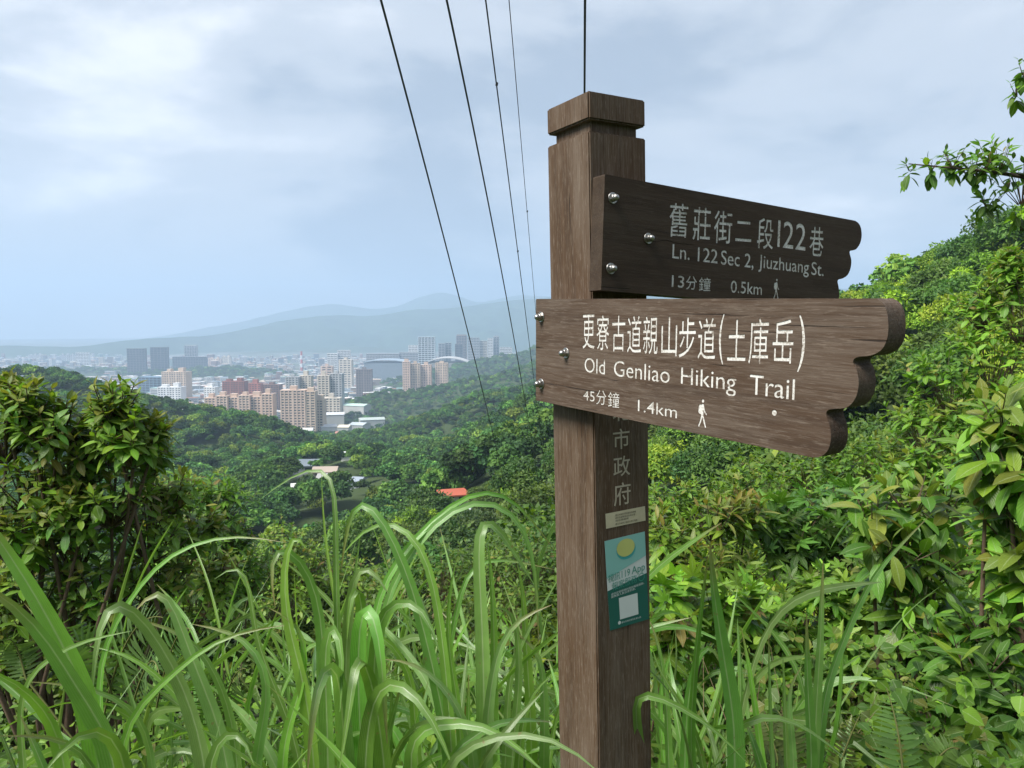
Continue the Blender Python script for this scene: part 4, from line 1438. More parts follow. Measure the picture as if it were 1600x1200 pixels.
def cable(label, knots, rad_, marks=()):
    """knots: (px, py, forward distance); a smooth sagging line through them"""
    c = np.array([at(*k) for k in knots])
    t = np.linspace(0, 1, len(c))
    q = np.linspace(0, 1, 60)
    co = [np.polyfit(t, c[:, i], min(3, len(c) - 1)) for i in range(3)]
    pts = np.stack([np.polyval(k, q) for k in co], -1)
    m_ = MB()
    m_.tube(pts, rad_, 8)
    base = pts[-1]
    root = empty('overhead_cable', tuple(base), label, 'cable', 'overhead cables')
    me_ = m_.mesh('line', M['cable'], True)
    me_.transform(Matrix.Translation(-Vector(base)))
    link('line', me_, root)
    for f_, up in marks:
        p_ = pts[int(f_ * 59)] - base
        mm = MB()
        mm.tube([p_ + np.array([0, 0, -0.02]), p_ + np.array([0.01, 0, 0.03])], 0.022, 6)
        if up:
            mm.tube([p_, p_ + np.array([-0.06, 0, -0.012]), p_ + np.array([-0.09, 0, 0.01])], 0.006, 5)
        link('clip', mm.mesh('clip', M['cable'], True), root)


cable('leftmost thick black cable running down into the valley', [(545, -160, 7.0), (590, 0, 9.0), (640, 172, 12.0), (712, 440, 19.0), (752, 600, 29.0), (790, 765, 52.0), (800, 812, 64.0)], 0.0155)
cable('second thick black cable from the left', [(660, -160, 7.5), (697, 0, 9.6), (738, 195, 13.0), (788, 450, 20.0), (818, 610, 31.0), (838, 735, 52.0), (850, 815, 70.0)], 0.0150)
cable('thinner cable with small clips, third from the left', [(737, -160, 8.5), (760, 0, 10.6), (784, 195, 14.0), (816, 450, 22.0), (836, 615, 34.0), (851, 720, 54.0), (862, 815, 74.0)], 0.0115, ((0.16, 1), (0.30, 0), (0.47, 0), (0.62, 0)))
cable('thinnest cable, fourth from the left beside the post', [(778, -160, 9.5), (795, 0, 12.0), (808, 150, 15.5), (830, 400, 24.0), (846, 590, 38.0), (857, 700, 58.0), (868, 815, 78.0)], 0.0080, ((0.45, 0),))
cable('upright cable meeting the top of the signpost from above', [(914, -160, 8.0), (913.5, 0, 10.0), (913, 140, 13.0), (912, 400, 21.0), (911, 600, 34.0), (910, 700, 55.0), (910, 815, 75.0)], 0.0180)

# ------------------------------------------------------------------ trees and thickets near by
LEAFCARD = (np.array([(-0.25, 0.45, 0.05), (0, 0, 0.0), (0.25, 0.45, 0.05), (0, 1.0, -0.10)]), np.array([(0, 1, 2, 3)]), np.array([(0, .5), (.5, 0), (1, .5), (.5, 1)]))


def copy_tree(o, loc, rz, sc, label=None):
    c = o.copy()
    COL.objects.link(c)
    c.location, c.rotation_euler, c.scale = loc, (0, 0, rz), (sc, sc, sc)
    if label: c['label'] = label
    for ch_ in o.children:
        d = ch_.copy()
        COL.objects.link(d)
        d.parent = c
    return c


def thicket_proto(i, r, h, n, size, tints):
    """a leafy small tree: short trunk with limbs, crown of leaf clumps"""
    root = empty('leafy_tree', (0, 0, 0), 'x', 'tree', 'leafy trees crowding the near slopes')
    P, rot, s, T, lob = crown_cards(r, 300 + i, 16, n, size, tints, flat=0.9, up=0.7)
    P = P + np.array([0, 0, h])
    g = np.random.default_rng(400 + i)
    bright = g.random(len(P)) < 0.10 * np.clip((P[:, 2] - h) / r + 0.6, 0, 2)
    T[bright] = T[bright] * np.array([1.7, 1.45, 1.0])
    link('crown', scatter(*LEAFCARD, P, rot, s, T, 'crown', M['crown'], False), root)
    m_ = MB()
    m_.tube([(0, 0, -1.5), (0.05, 0.02, h * 0.4), (0.0, 0.08, h * 0.9)], [0.10 * r / 1.6, 0.075 * r / 1.6, 0.04 * r / 1.6], 7)
    for c, lr_, tn in lob:
        e_ = c + np.array([0, 0, h])
        m_.tube([(0.02, 0.03, h * 0.45), e_ * np.array([.45, .45, .72]), e_], [0.035 * r / 1.6, 0.022 * r / 1.6, 0.008], 5)
    link('trunk', m_.mesh('trunk', M['bark'], True), root)
    return root


YG = TINTS_YEL * np.array([1.2, 1.25, 1.0])
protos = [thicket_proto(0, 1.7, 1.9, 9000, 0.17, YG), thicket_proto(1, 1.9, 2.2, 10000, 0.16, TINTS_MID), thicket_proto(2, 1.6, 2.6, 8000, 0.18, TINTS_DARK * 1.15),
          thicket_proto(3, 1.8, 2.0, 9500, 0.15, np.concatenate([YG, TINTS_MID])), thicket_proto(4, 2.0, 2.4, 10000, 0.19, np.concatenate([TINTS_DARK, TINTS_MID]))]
used = set()


def plant_tree(k, x, y, rz, sc, label, sink=0.3):
    z = gz1(x, y) - sink
    if k not in used:
        used.add(k)
        o_ = protos[k]
        o_.location, o_.rotation_euler, o_.scale = (x, y, z), (0, 0, rz), (sc, sc, sc)
        o_['label'] = label
        return o_
    return copy_tree(protos[k], (x, y, z), rz, sc, label)


g = np.random.default_rng(91)
cells = []
for r0, r1, sp in ((9, 20, 2.3), (20, 44, 3.3)):
    n_ = int(rad(76) / 2 * (r1 * r1 - r0 * r0) / (sp * sp))
    k = 0
    tries = 0
    while k < n_ and tries < 6000:
        tries += 1
        r, a = math.sqrt(g.uniform(r0 * r0, r1 * r1)), g.uniform(rad(-38), rad(38))
        x, y = r * math.sin(a), r * math.cos(a)
        if any((x - q[0]) ** 2 + (y - q[1]) ** 2 < (sp * 0.72) ** 2 for q in cells):
            continue
        cells.append((x, y, r))
        k += 1
for x, y, r in cells:
    right = x > 0.08 * y
    px = 800 + F * x / y
    k = int(g.choice(5, p=[.28, .2, .1, .27, .15] if right else [.1, .25, .25, .15, .25]))
    sc = g.uniform(0.75, 1.15) * (0.72 if r < 14 else (1.0 if right else 1.0))
    # keep the view open: crowns left of the post stay below the line of sight to the valley
    top_lim = 0.0
    z = gz1(x, y)
    if not right:
        lim = -y * (840 - 507) / F if px < 640 else -y * (800 - 507) / F
        hmax = (lim - z) / 4.0
        if hmax < 0.45: continue
        sc = min(sc, hmax)
    plant_tree(k, x, y, g.uniform(0, 6.28), sc, 'leafy small tree in the thicket on the slope right of the post' if right else 'dark leafy small tree on the slope falling to the valley')

# trees that stand out
SPECIAL = [
    (2, 812, 695, 62, 1.75, 'large dark tree rising beside the cables left of the post'),
    (4, 845, 745, 50, 1.6, 'dark tree against the left edge of the post'),
    (4, 560, 790, 74, 2.3, 'round dark tree in the middle of the valley view'),
    (2, 500, 800, 82, 2.0, 'dark tree left of the round dark tree'),
    (1, 650, 800, 66, 2.0, 'green tree below the orange red roof'),
    (1, 1385, 418, 108, 1.9, 'slender tree standing on the skyline right of the upper board'),
    (2, 1505, 350, 84, 2.1, 'round dark tree on the skyline of the right-hand hill'),
    (4, 1575, 325, 78, 2.4, 'broad tree at the top of the right-hand hill'),
    (1, 1440, 430, 96, 1.7, 'small round tree left of the skyline trees'),
    (2, 1336, 452, 150, 2.0, 'small far tree just right of the upper board end'),
]
for k, px, py, Y, sc, lb in SPECIAL:
    x = (px - 800) / F * Y
    top = at(px, py, Y)[2]
    o_ = plant_tree(k, x, Y, random.uniform(0, 6), sc, lb)
    hgt = (4.2 if k != 2 else 4.4) * sc
    o_.location.z = max(top - hgt, gz1(x, Y) - 1.2 * sc)
    o_['group'] = 'single trees that stand out from the woods'


# the wood between the near thicket and the far forest: one mass
def mid_wood():
    g = np.random.default_rng(19)
    r0, r1, sp = 38, 118, 3.4
    n_ = int(rad(84) / 2 * (r1 * r1 - r0 * r0) / (sp * sp))
    r = np.sqrt(g.uniform(r0 * r0, r1 * r1, n_))
    a = g.uniform(rad(-42), rad(42), n_)
    x, y = r * np.sin(a), r * np.cos(a)
    z = GZ(x, y)
    kinds = []
    for i in range(4):
        P, rot, s, T, lob = crown_cards(2.3, 600 + i, 15, 5200, 0.30, [YG, TINTS_MID, TINTS_DARK, np.concatenate([TINTS_MID, YG])][i], flat=0.95, up=0.6)
        kinds.append(bpy.data.objects.new('wood_tree', scatter(*LEAFCARD, P + np.array([0, 0, 2.6]), rot, s, T, 'wood_tree', M['crown'], False)))
    sc = g.uniform(0.7, 1.2, n_) * np.where(g.random(n_) < 0.18, 1.5, 1.0)
    px = 800 + F * x / y
    lim = np.where(px < 640, -y * (800 - 507) / F, np.where(px < 870, -y * (745 - 507) / F, 1e9))
    sc = np.where(g.random(n_) < 0.25, sc * 0.45, sc)
    sc = np.minimum(sc, (lim - z) / 5.0)
    ok = sc > 0.22
    for hx, hy, hr in CLEAR:
        dd = np.hypot(x - hx, y - hy)
        ok &= ((sc < 0.5) & (dd > 0.4 * hr)) | (dd > hr)
    p_ = np.stack([x, y, z - 0.5], -1)[ok]
    n2 = len(p_)
    rightish = (x > 0.1 * y)[ok]
    pi = np.where(rightish, g.choice(4, n2, p=[.3, .3, .1, .3]), g.choice(4, n2, p=[.06, .34, .4, .2]))
    instancer('hillside_wood', 'mixed green wood on the nearer slopes of the valley', p_, g.uniform(0, 6.28, n2), sc[ok], pi, kinds)


mid_wood()

# ------------------------------------------------------------------ near shrubs with single leaves
LT = {
    'oval': [leaf_template(0.44, 4, 0.48, 0.22, d, c) for d, c in ((0.18, 0.01), (0.38, 0.015), (0.08, -0.01))],
    'lance': [leaf_template(0.30, 4, 0.42, 0.30, d, c) for d, c in ((0.2, 0.01), (0.45, 0.0), (0.1, 0.012))],
    'big': [leaf_template(0.40, 6, 0.55, 0.16, d, c) for d, c in ((0.25, 0.012), (0.5, 0.008), (0.12, -0.012))],
    'lobed': [lobed_template()],
    'heart': [leaf_template(0.85, 4, 0.30, 0.12, d, 0.01) for d in (0.15, 0.3)],
}
LMESH = {k: [np_mesh('leaf', v, f, M['leaf_obj'], None, u) for v, f, u in ts] for k, ts in LT.items()}
OLD = np.array([(0.040, 0.090, 0.022), (0.050, 0.105, 0.026), (0.034, 0.075, 0.024), (0.062, 0.120, 0.030)]) * np.array([1.4, 1.35, 1.0]) * np.array([1.05, 1.1, 0.85]) * np.array([1.22, 1.22, 1.1]) * np.array([1.20, 1.16, 1.0])
OLD_DARK = OLD * np.array([0.72, 0.74, 0.85])
OLD_BRIGHT = np.array([(0.085, 0.165, 0.030), (0.10, 0.19, 0.035), (0.07, 0.14, 0.03), (0.12, 0.20, 0.04)]) * np.array([1.3, 1.25, 1.0]) * np.array([1.05, 1.1, 0.85]) * np.array([1.15, 1.15, 1.0]) * np.array([1.15, 1.12, 1.0])
YOUNG = np.array([(0.17, 0.22, 0.035), (0.22, 0.24, 0.04), (0.14, 0.21, 0.035)])
YRED = np.array([(0.24, 0.20, 0.04), (0.20, 0.23, 0.045), (0.18, 0.24, 0.045), (0.22, 0.21, 0.045), (0.17, 0.23, 0.045), (0.15, 0.22, 0.04)])


def shrub(name, label, base, clusters, kind, leaf, tints, young=YOUNG, p_young=0.2, per=7, twigs=16, single=150, seed=0, droop=0.35, cat='shrub', trunk=True, group='shrubs round the signpost', stem_r=0.016, branch_mat='twig', up_bias=0.35):
    """base (px, Y) on the ground; clusters (px, py, Y, radius m, twig factor) of leafy twigs"""
    g = np.random.default_rng(1000 + seed)
    bx_, by_ = (base[0] - 800) / F * base[1], base[1]
    bz_ = gz1(bx_, by_)
    root = empty(name, (bx_, by_, bz_), label, cat, group)
    B0 = np.array([bx_, by_, bz_])
    br = MB()
    P, D, U, S, T, Y_ = [], [], [], [], [], []
    for cl in clusters:
        px, py, Yc, rc = cl[:4]
        fac = cl[4] if len(cl) > 4 else 1.0
        c = at(px, py, Yc)
        hub = c + np.array([0, 0.05 * rc, -0.75 * rc])
        mid = B0 * 0.45 + hub * 0.55 + g.normal(size=3) * np.array([0.10, 0.10, 0.04]) * np.linalg.norm(hub - B0) * 0.6
        if trunk:
            br.tube([B0 + np.array([0, 0, -0.1]), B0 * 0.75 + mid * 0.25 + g.normal(size=3) * 0.03, mid, hub], [stem_r, stem_r * 0.8, stem_r * 0.6, stem_r * 0.38], 6)
        n_t = int(twigs * fac)
        for _ in range(n_t):
            d = unit(g.normal(size=3))
            if g.random() < 0.75 and d[2] < -0.1: d[2] = -d[2]
            rr_ = rc * g.uniform(0.45, 1.0)
            tip = c + d * rr_ * np.array([1.0, 1.0, 0.9])
            ax = unit(unit(tip - hub) + np.array([0, 0, up_bias]))
            br.tube([hub + (tip - hub) * 0.1, hub + (tip - hub) * 0.55 + g.normal(size=3) * 0.04 * rc, tip], [stem_r * 0.28, stem_r * 0.2, stem_r * 0.11], 4)
            yng = g.random() < p_young * (1.6 if d[2] > 0.3 else 0.5)
            k = int(per * g.uniform(0.7, 1.3))
            ph = g.uniform(0, 6.28)
            s_ = unit(np.cross(ax, [0.3, 0.9, 0.2]))
            u_ = np.cross(s_, ax)
            for j in range(k):
                an = ph + j * 2.4
                f_ = j / max(1, k - 1)                      # 0 = lowest and oldest leaf of the twig
                pos = tip - ax * leaf * (0.75 * (1 - f_)) * 1.1
                radial = s_ * math.cos(an) + u_ * math.sin(an)
                di = radial * (1.05 - 0.5 * f_) + ax * (0.25 + 0.75 * f_) + np.array([0, 0, -droop * (1 - f_) * 1.6]) + g.normal(size=3) * 0.18
                P.append(pos)
                D.append(di)
                U.append(ax * 0.8 + np.array([0, 0, 0.7]) + g.normal(size=3) * 0.25)
                S.append(leaf * g.uniform(0.65, 1.15) * (1 - 0.45 * f_ * f_))
                if yng and f_ > 0.35:
                    T.append(young[g.integers(len(young))] * g.uniform(0.75, 1.15))
                else:
                    t_c = tints[g.integers(len(tints))] * g.uniform(0.7, 1.3)
                    if g.random() < 0.015: t_c = np.array([0.20, 0.15, 0.05])
                    T.append(t_c)
    P, D, U, S, T = np.array(P), np.array(D), np.array(U), np.array(S), np.array(T)
    R = frames(D, unit(U))
    # leaves that show largest: near the viewer, inside the frame
    ctr = P + unit(D) * S[:, None] * 0.5
    dep = np.maximum(ctr[:, 1], 0.3)
    inside = (abs(ctr[:, 0] / dep * F) < 800) & (abs(ctr[:, 2] / dep) < 0.62)
    facing = abs(np.einsum('ni,ni->n', R[:, :, 2], unit(ctr)))
    hid = (ctr[:, 1] - np.median(ctr[:, 1])) / (ctr[:, 1].std() + 1e-6)
    score = S / dep * (0.25 + facing) * np.exp(-0.5 * hid) * inside
    order = np.argsort(-score)
    sel, rest = order[:single], order[single:]
    ms = LMESH[kind]
    for i in sel:
        o_ = bpy.data.objects.new('leaf', ms[i % len(ms)])
        COL.objects.link(o_)
        o_.parent = root
        m4 = Matrix.Identity(4)
        for a in range(3):
            for b in range(3): m4[a][b] = R[i][a, b] * S[i]
            m4[a][3] = P[i][a] - B0[a]
        o_.matrix_local = m4
        o_.color = (*T[i], 1)
    if len(rest):
        ts = LT[kind]
        tv, tf, tu = ts[0]
        o_ = link('foliage', scatter(tv, tf, tu, P[rest] - B0, R[rest], S[rest], T[rest], 'foliage', M['leaf_mass']), root)
        o_['kind'] = 'stuff'
    me_ = br.mesh('branches', M[branch_mat], True)
    me_.transform(Matrix.Translation(-Vector(B0)))
    link('branch', me_, root)
    return root


shrub('tall_shrub', 'tall shrub with yellow green shoot tips at far left edge', (60, 4.1),
      [(45, 630, 4.0, .19), (85, 668, 4.0, .20), (178, 640, 4.0, .19), (205, 690, 4.0, .20), (135, 690, 4.1, .20), (5, 680, 4.1, .22), (110, 745, 4.2, .24), (240, 672, 4.1, .11, .5), (10, 610, 4.1, .12, .5), (60, 770, 4.1, .30), (170, 770, 4.1, .28), (20, 840, 4.0, .28), (230, 830, 4.3, .28), (110, 850, 4.2, .3), (40, 930, 4.1, .3), (160, 920, 4.2, .3), (245, 910, 4.4, .26), (95, 990, 4.2, .3), (200, 1000, 4.4, .3), (0, 1010, 4.1, .28), (245, 700, 4.3, .12, .5), (265, 770, 4.5, .2), (300, 830, 4.7, .22), (280, 980, 4.6, .26), (120, 800, 4.0, .22), (330, 900, 4.9, .22)],
      'oval', .10, np.concatenate([OLD * 1.35, OLD_BRIGHT]), p_young=0.40, twigs=38, per=8, single=300, seed=1, stem_r=.022)
shrub('tall_shrub', 'dense shrub with narrow leaves behind the far left shrub', (320, 6.6),
      [(285, 785, 6.5, .36), (345, 775, 6.6, .34), (320, 850, 6.5, .40), (262, 870, 6.4, .40), (360, 840, 6.8, .26), (300, 940, 6.4, .45), (345, 920, 6.6, .35), (230, 800, 6.6, .3), (385, 900, 6.9, .3)],
      'lance', .13, np.concatenate([OLD * 1.35, OLD]), young=YRED, p_young=0.12, twigs=42, per=8, single=200, seed=2)
shrub('low_bush', 'yellow green bush in front of the valley left of centre', (450, 11.5),
      [(430, 868, 11.5, .70), (390, 905, 11.2, .6), (480, 890, 11.8, .6), (545, 915, 12.0, .6), (440, 940, 11, .7), (350, 950, 11, .6)], 'oval', .13, OLD_BRIGHT * 0.8, p_young=.3, twigs=75, per=8, single=80, seed=3)
shrub('low_bush', 'green bush behind the tall grass in the middle', (660, 10.5),
      [(620, 930, 10.5, .6), (690, 905, 10.8, .7), (760, 900, 11.0, .7), (830, 890, 10.5, .7), (700, 980, 9.5, .7), (600, 990, 9.0, .6), (800, 960, 9.5, .7)], 'oval', .13, OLD, p_young=.12, twigs=70, per=8, single=80, seed=4)
shrub('leafy_shrub', 'shrub with red tipped rosettes right of the post', (1110, 4.6),
      [(1050, 830, 4.5, .20), (1115, 815, 4.5, .20), (1165, 800, 4.6, .17), (1080, 885, 4.4, .25), (1150, 870, 4.5, .24), (1035, 890, 4.5, .16), (1120, 930, 4.4, .25)],
      'lance', .15, OLD_BRIGHT * 0.8, young=YRED, p_young=0.5, twigs=17, per=8, single=190, seed=5)
shrub('leafy_shrub', 'shrub with dark jagged lobed leaves behind the red tipped shrub', (1240, 5.0),
      [(1195, 815, 4.9, .24), (1255, 805, 5.0, .26), (1305, 785, 5.1, .25), (1235, 865, 4.8, .26), (1290, 850, 4.9, .26), (1340, 830, 5.0, .22)],
      'lobed', .17, OLD_DARK, young=OLD_BRIGHT, p_young=0.08, twigs=15, per=5, single=150, seed=6, droop=.5)
shrub('leafy_shrub', 'upright shrub with large hanging oblong leaves and pale new shoots', (1440, 3.4),
      [(1365, 800, 3.3, .17, .8), (1425, 775, 3.3, .17), (1475, 790, 3.4, .16), (1400, 855, 3.2, .19), (1455, 880, 3.3, .19), (1420, 930, 3.2, .15, .6)],
      'big', .19, OLD, young=YOUNG, p_young=0.5, twigs=9, per=6, single=150, seed=7, droop=.7)
shrub('leafy_shrub', 'shrub with broad bright leaves at the right edge of the view', (1640, 2.7),
      [(1575, 650, 2.7, .15), (1545, 700, 2.7, .14), (1600, 730, 2.6, .16), (1590, 810, 2.7, .18), (1615, 900, 2.6, .18), (1560, 770, 2.8, .12, .6)],
      'big', .16, np.concatenate([OLD, OLD_BRIGHT]), young=YOUNG, p_young=0.45, twigs=10, per=7, single=140, seed=8, droop=.45)
shrub('leafy_shrub', 'dark broad leaved shrub in the bottom right corner', (1580, 2.5),
      [(1560, 980, 2.6, .16), (1520, 1050, 2.5, .17), (1590, 1080, 2.4, .18), (1540, 1150, 2.4, .18), (1480, 1130, 2.5, .16), (1600, 1180, 2.3, .16), (1480, 1010, 2.7, .16)],
      'big', .15, OLD_DARK, young=OLD_BRIGHT, p_young=0.2, twigs=13, per=6, single=170, seed=9, droop=.55)
shrub('lobed_plant', 'plant with bright three lobed leaves beside the post sticker', (1070, 3.0),
      [(1050, 925, 3.0, .16), (1110, 940, 3.1, .17), (1040, 985, 2.9, .14), (1160, 945, 3.2, .15)],
      'lobed', .15, OLD_BRIGHT, p_young=0.25, twigs=10, per=4, single=130, seed=10, cat='plant', stem_r=.008)
shrub('lobed_plant', 'spreading plant with pale star shaped leaves right of centre', (1390, 3.6),
      [(1285, 925, 3.5, .19), (1345, 925, 3.6, .19), (1420, 925, 3.6, .20), (1475, 945, 3.6, .18), (1330, 990, 3.4, .22), (1400, 1000, 3.4, .22), (1230, 970, 3.5, .2)],
      'lobed', .14, np.concatenate([OLD_BRIGHT * .85, OLD]), p_young=0.15, twigs=14, per=4, single=200, seed=11, cat='plant', stem_r=.008)
shrub('tangled_shrub', 'tangled small leaved undergrowth between the grass and the right edge', (1330, 3.3),
      [(1180, 985, 3.4, .24), (1240, 1030, 3.3, .26), (1320, 1065, 3.2, .26), (1400, 1080, 3.2, .26), (1200, 1090, 3.2, .25), (1290, 1140, 3.0, .26), (1380, 1160, 3.0, .26), (1460, 1060, 3.3, .25), (1100, 1030, 3.4, .24), (1120, 1120, 3.2, .24), (1060, 1080, 3.3, .2), (1060, 1170, 3.1, .2), (1190, 1180, 3.0, .22)],
      'oval', .085, np.concatenate([OLD, OLD_DARK, OLD_BRIGHT * .7]), p_young=0.15, twigs=30, per=7, single=280, seed=12, stem_r=.008, droop=.5)
shrub('tangled_shrub', 'leafy thicket climbing the right edge above the broad leaves', (1600, 7.6),
      [(1490, 600, 7.8, .55), (1555, 560, 7.6, .55), (1600, 480, 7.6, .55), (1540, 480, 8.0, .40), (1450, 670, 7.8, .5), (1520, 690, 7.4, .55), (1590, 640, 7.2, .5), (1470, 740, 7.2, .5), (1545, 780, 7.0, .5), (1600, 860, 6.6, .5), (1510, 860, 6.6, .5), (1585, 420, 7.8, .35), (1550, 930, 6.2, .45), (1420, 760, 7.4, .4)],
      'oval', .145, np.concatenate([OLD_BRIGHT * .9, OLD]), p_young=0.30, twigs=44, per=8, single=260, seed=13)
shrub('tangled_shrub', 'leafy thicket below the lower board end', (1300, 8.6),
      [(1180, 770, 8.6, .5), (1260, 760, 8.8, .5), (1340, 740, 8.6, .5), (1400, 720, 8.4, .45), (1100, 790, 8.6, .5), (1040, 800, 8.8, .45), (1330, 800, 8.0, .45)],
      'oval', .12, np.concatenate([OLD_BRIGHT * .8, OLD]), p_young=0.25, twigs=60, per=8, single=180, seed=14)
# branch reaching in from the right, from a tree outside the frame
tb = shrub('overhanging_tree', 'dark leafy branch reaching in from the right against the sky', (1830, 4.6),
      [(1600, 285, 4.5, .20), (1560, 245, 4.5, .15), (1525, 262, 4.45, .13), (1490, 245, 4.45, .09, .7), (1455, 255, 4.4, .06, .35), (1422, 258, 4.4, .05, .3), (1545, 310, 4.5, .10, .6), (1600, 340, 4.6, .12, .5), (1600, 105, 4.5, .07, .35), (1590, 140, 4.5, .06, .3), (1660, 250, 4.6, .25), (1700, 150, 4.6, .25)],
      'oval', .095, np.concatenate([OLD_DARK, OLD]), young=OLD_BRIGHT, p_young=0.25, twigs=15, per=5, single=250, seed=15, droop=.75, cat='tree', trunk=False, group='trees beside the trail', stem_r=.012)
m_ = MB()
b0 = np.array(tb.location)
tp = at(1830, 330, 4.6)
m_.tube(np.array([(0, 0, -0.3), (0.03, 0.02, 0.9), tp - b0]), [0.055, 0.045, 0.03], 8)
for tgt in ((1545, 268, 4.47), (1600, 320, 4.5), (1600, 110, 4.5), (1420, 256, 4.4)):
    e_ = at(*tgt) - b0
    s_ = tp - b0
    m_.tube(np.array([s_, s_ * .6 + e_ * .4 + np.array([0, 0, .05]), s_ * .3 + e_ * .7 + np.array([0, 0, .04]), e_]), [0.022, 0.016, 0.010, 0.003], 6)
link('trunk', m_.mesh('trunk', M['bark'], True), tb)


# low leaves covering the ground between the larger plants
def ground_cover():
    g = np.random.default_rng(44)
    n_ = 26000
    r = np.exp(g.uniform(math.log(2.1), math.log(9.5), n_))
    a = g.uniform(rad(-42), rad(42), n_)
    x, y = r * np.sin(a), r * np.cos(a)
    hgt = 0.10 + 0.28 * (fbm(x / 0.9, y / 0.9, 8, 3) + 1) + 0.02 * r
    z = GZ(x, y) + hgt * np.sqrt(g.random(n_)) * 1.5
    P = np.stack([x, y, z], -1)
    nrm = unit(np.array([0, -0.35, 1.0]) + g.normal(size=P.shape) * 0.45)
    rot = frames(g.normal(size=P.shape) * np.array([1, 1, .4]) + np.array([0, -.5, -.2]), nrm)
    keep = fbm(x / 0.35, y / 0.35, 12, 3) > -0.25
    t = np.concatenate([OLD, OLD_DARK, OLD_BRIGHT * .8, YOUNG * .6])[g.integers(0, 15, n_)] * g.uniform(.7, 1.3, (n_, 1))
    o_ = link('ground_cover', scatter(*LT['heart'][0], P[keep], rot[keep], g.uniform(.028, .06, n_)[keep], t[keep], 'ground_cover', M['leaf_mass']))
    tag(o_, 'low broad leaved vines covering the ground below the tall grass', kind='stuff')


ground_cover()


# ------------------------------------------------------------------ tall grass


def blade_mesh(pts, width, roll=0.0, n=16, nvec=(0.15, -0.85, 0.5), soft=1):
    """a grass blade: ribbon with a slight V fold along a smooth curve, pointed at its tip"""
    c = np.array(pts, float)
    s = np.concatenate([[0], np.cumsum(np.linalg.norm(np.diff(c, axis=0), axis=1))])
    s /= s[-1]
    p = np.array([c[0] * 2 - c[1]] + list(c) + [c[-1] * 2 - c[-2]])
    q = np.linspace(0, 1, n + 1)
    out = []
    for t in q:
        i = min(max(int(np.searchsorted(s, t, side='right') - 1), 0), len(c) - 2)
        f = (t - s[i]) / (s[i + 1] - s[i])
        a, b, d, e_ = p[i], p[i + 1], p[i + 2], p[i + 3]
        out.append(0.5 * (2 * b + (d - a) * f + (2 * a - 5 * b + 4 * d - e_) * f * f + (3 * b - a - 3 * d + e_) * f ** 3))
    P = np.array(out)
    for _ in range(soft):
        P[1:-1] = 0.25 * P[:-2] + 0.5 * P[1:-1] + 0.25 * P[2:]
    T = unit(np.gradient(P, axis=0))
    nv = np.array(nvec, float) + np.array([math.sin(roll), 0, 0]) * 0.8
    W = unit(np.cross(T, nv))
    Nn = np.cross(W, T)
    w = width * 0.5 * np.clip(np.minimum((q + 0.05) * 5, 1) * (1 - q ** 4) ** 0.8, 0.03, 1)
    twist = roll * 0.6 * np.sin(q * 3.0)
    W2 = W * np.cos(twist)[:, None] + Nn * np.sin(twist)[:, None]
    N2 = np.cross(W2, T)
    rows = []
    uv = []
    for k, (off, lift) in enumerate(((-1, .30), (-.12, .0), (.12, .0), (1, .30))):
        rows.append(P + W2 * (w * off)[:, None] + N2 * (w * lift)[:, None])
        uv.append(np.stack([np.full(n + 1, 0.5 + off * 0.5), q], -1))
    v = np.stack(rows, 1).reshape(-1, 3)
    u = np.stack(uv, 1).reshape(-1, 2)
    f = []
    for i in range(n):
        for j in range(3):
            a = i * 4 + j
            f.append((a, a + 1, a + 5, a + 4))
    return np_mesh('blade', v, np.array(f), M['grass'], None, u)


GRASS = np.array([(0.085, 0.200, 0.026), (0.075, 0.175, 0.030), (0.110, 0.235, 0.030), (0.100, 0.195, 0.050), (0.115, 0.205, 0.065)]) * np.array([1.5, 1.42, 1.3])  # last two tones paler: sky sheen on blades put into their colour
SHARED = []
gb = np.random.default_rng(55)
for i in range(12):
    # rises, then arches over; later ones arch more and hang
    an0, an1 = [(.05, .5), (.1, 1.2), (.15, 1.9), (.2, 2.4), (.0, .3), (.12, 1.0), (.25, 2.7), (.1, .7), (.3, 2.3), (.2, 1.4), (.3, .9), (.15, 1.7)][i]
    kink = [.5, .55, .6, .55, .5, .65, .5, .7, .45, .5, .4, .62][i]
    pts, q = [], np.zeros(3)
    for t in np.linspace(0, 1, 13):
        pts.append(q.copy())
        an = an0 + (an1 - an0) / (1 + math.exp(-(t - kink) * 11))
        q = q + np.array([math.sin(an), 0, math.cos(an)]) / 12
    SHARED.append(blade_mesh(pts, 0.030, 0.15, 16, (0.9, -0.3, 0.45), 1))


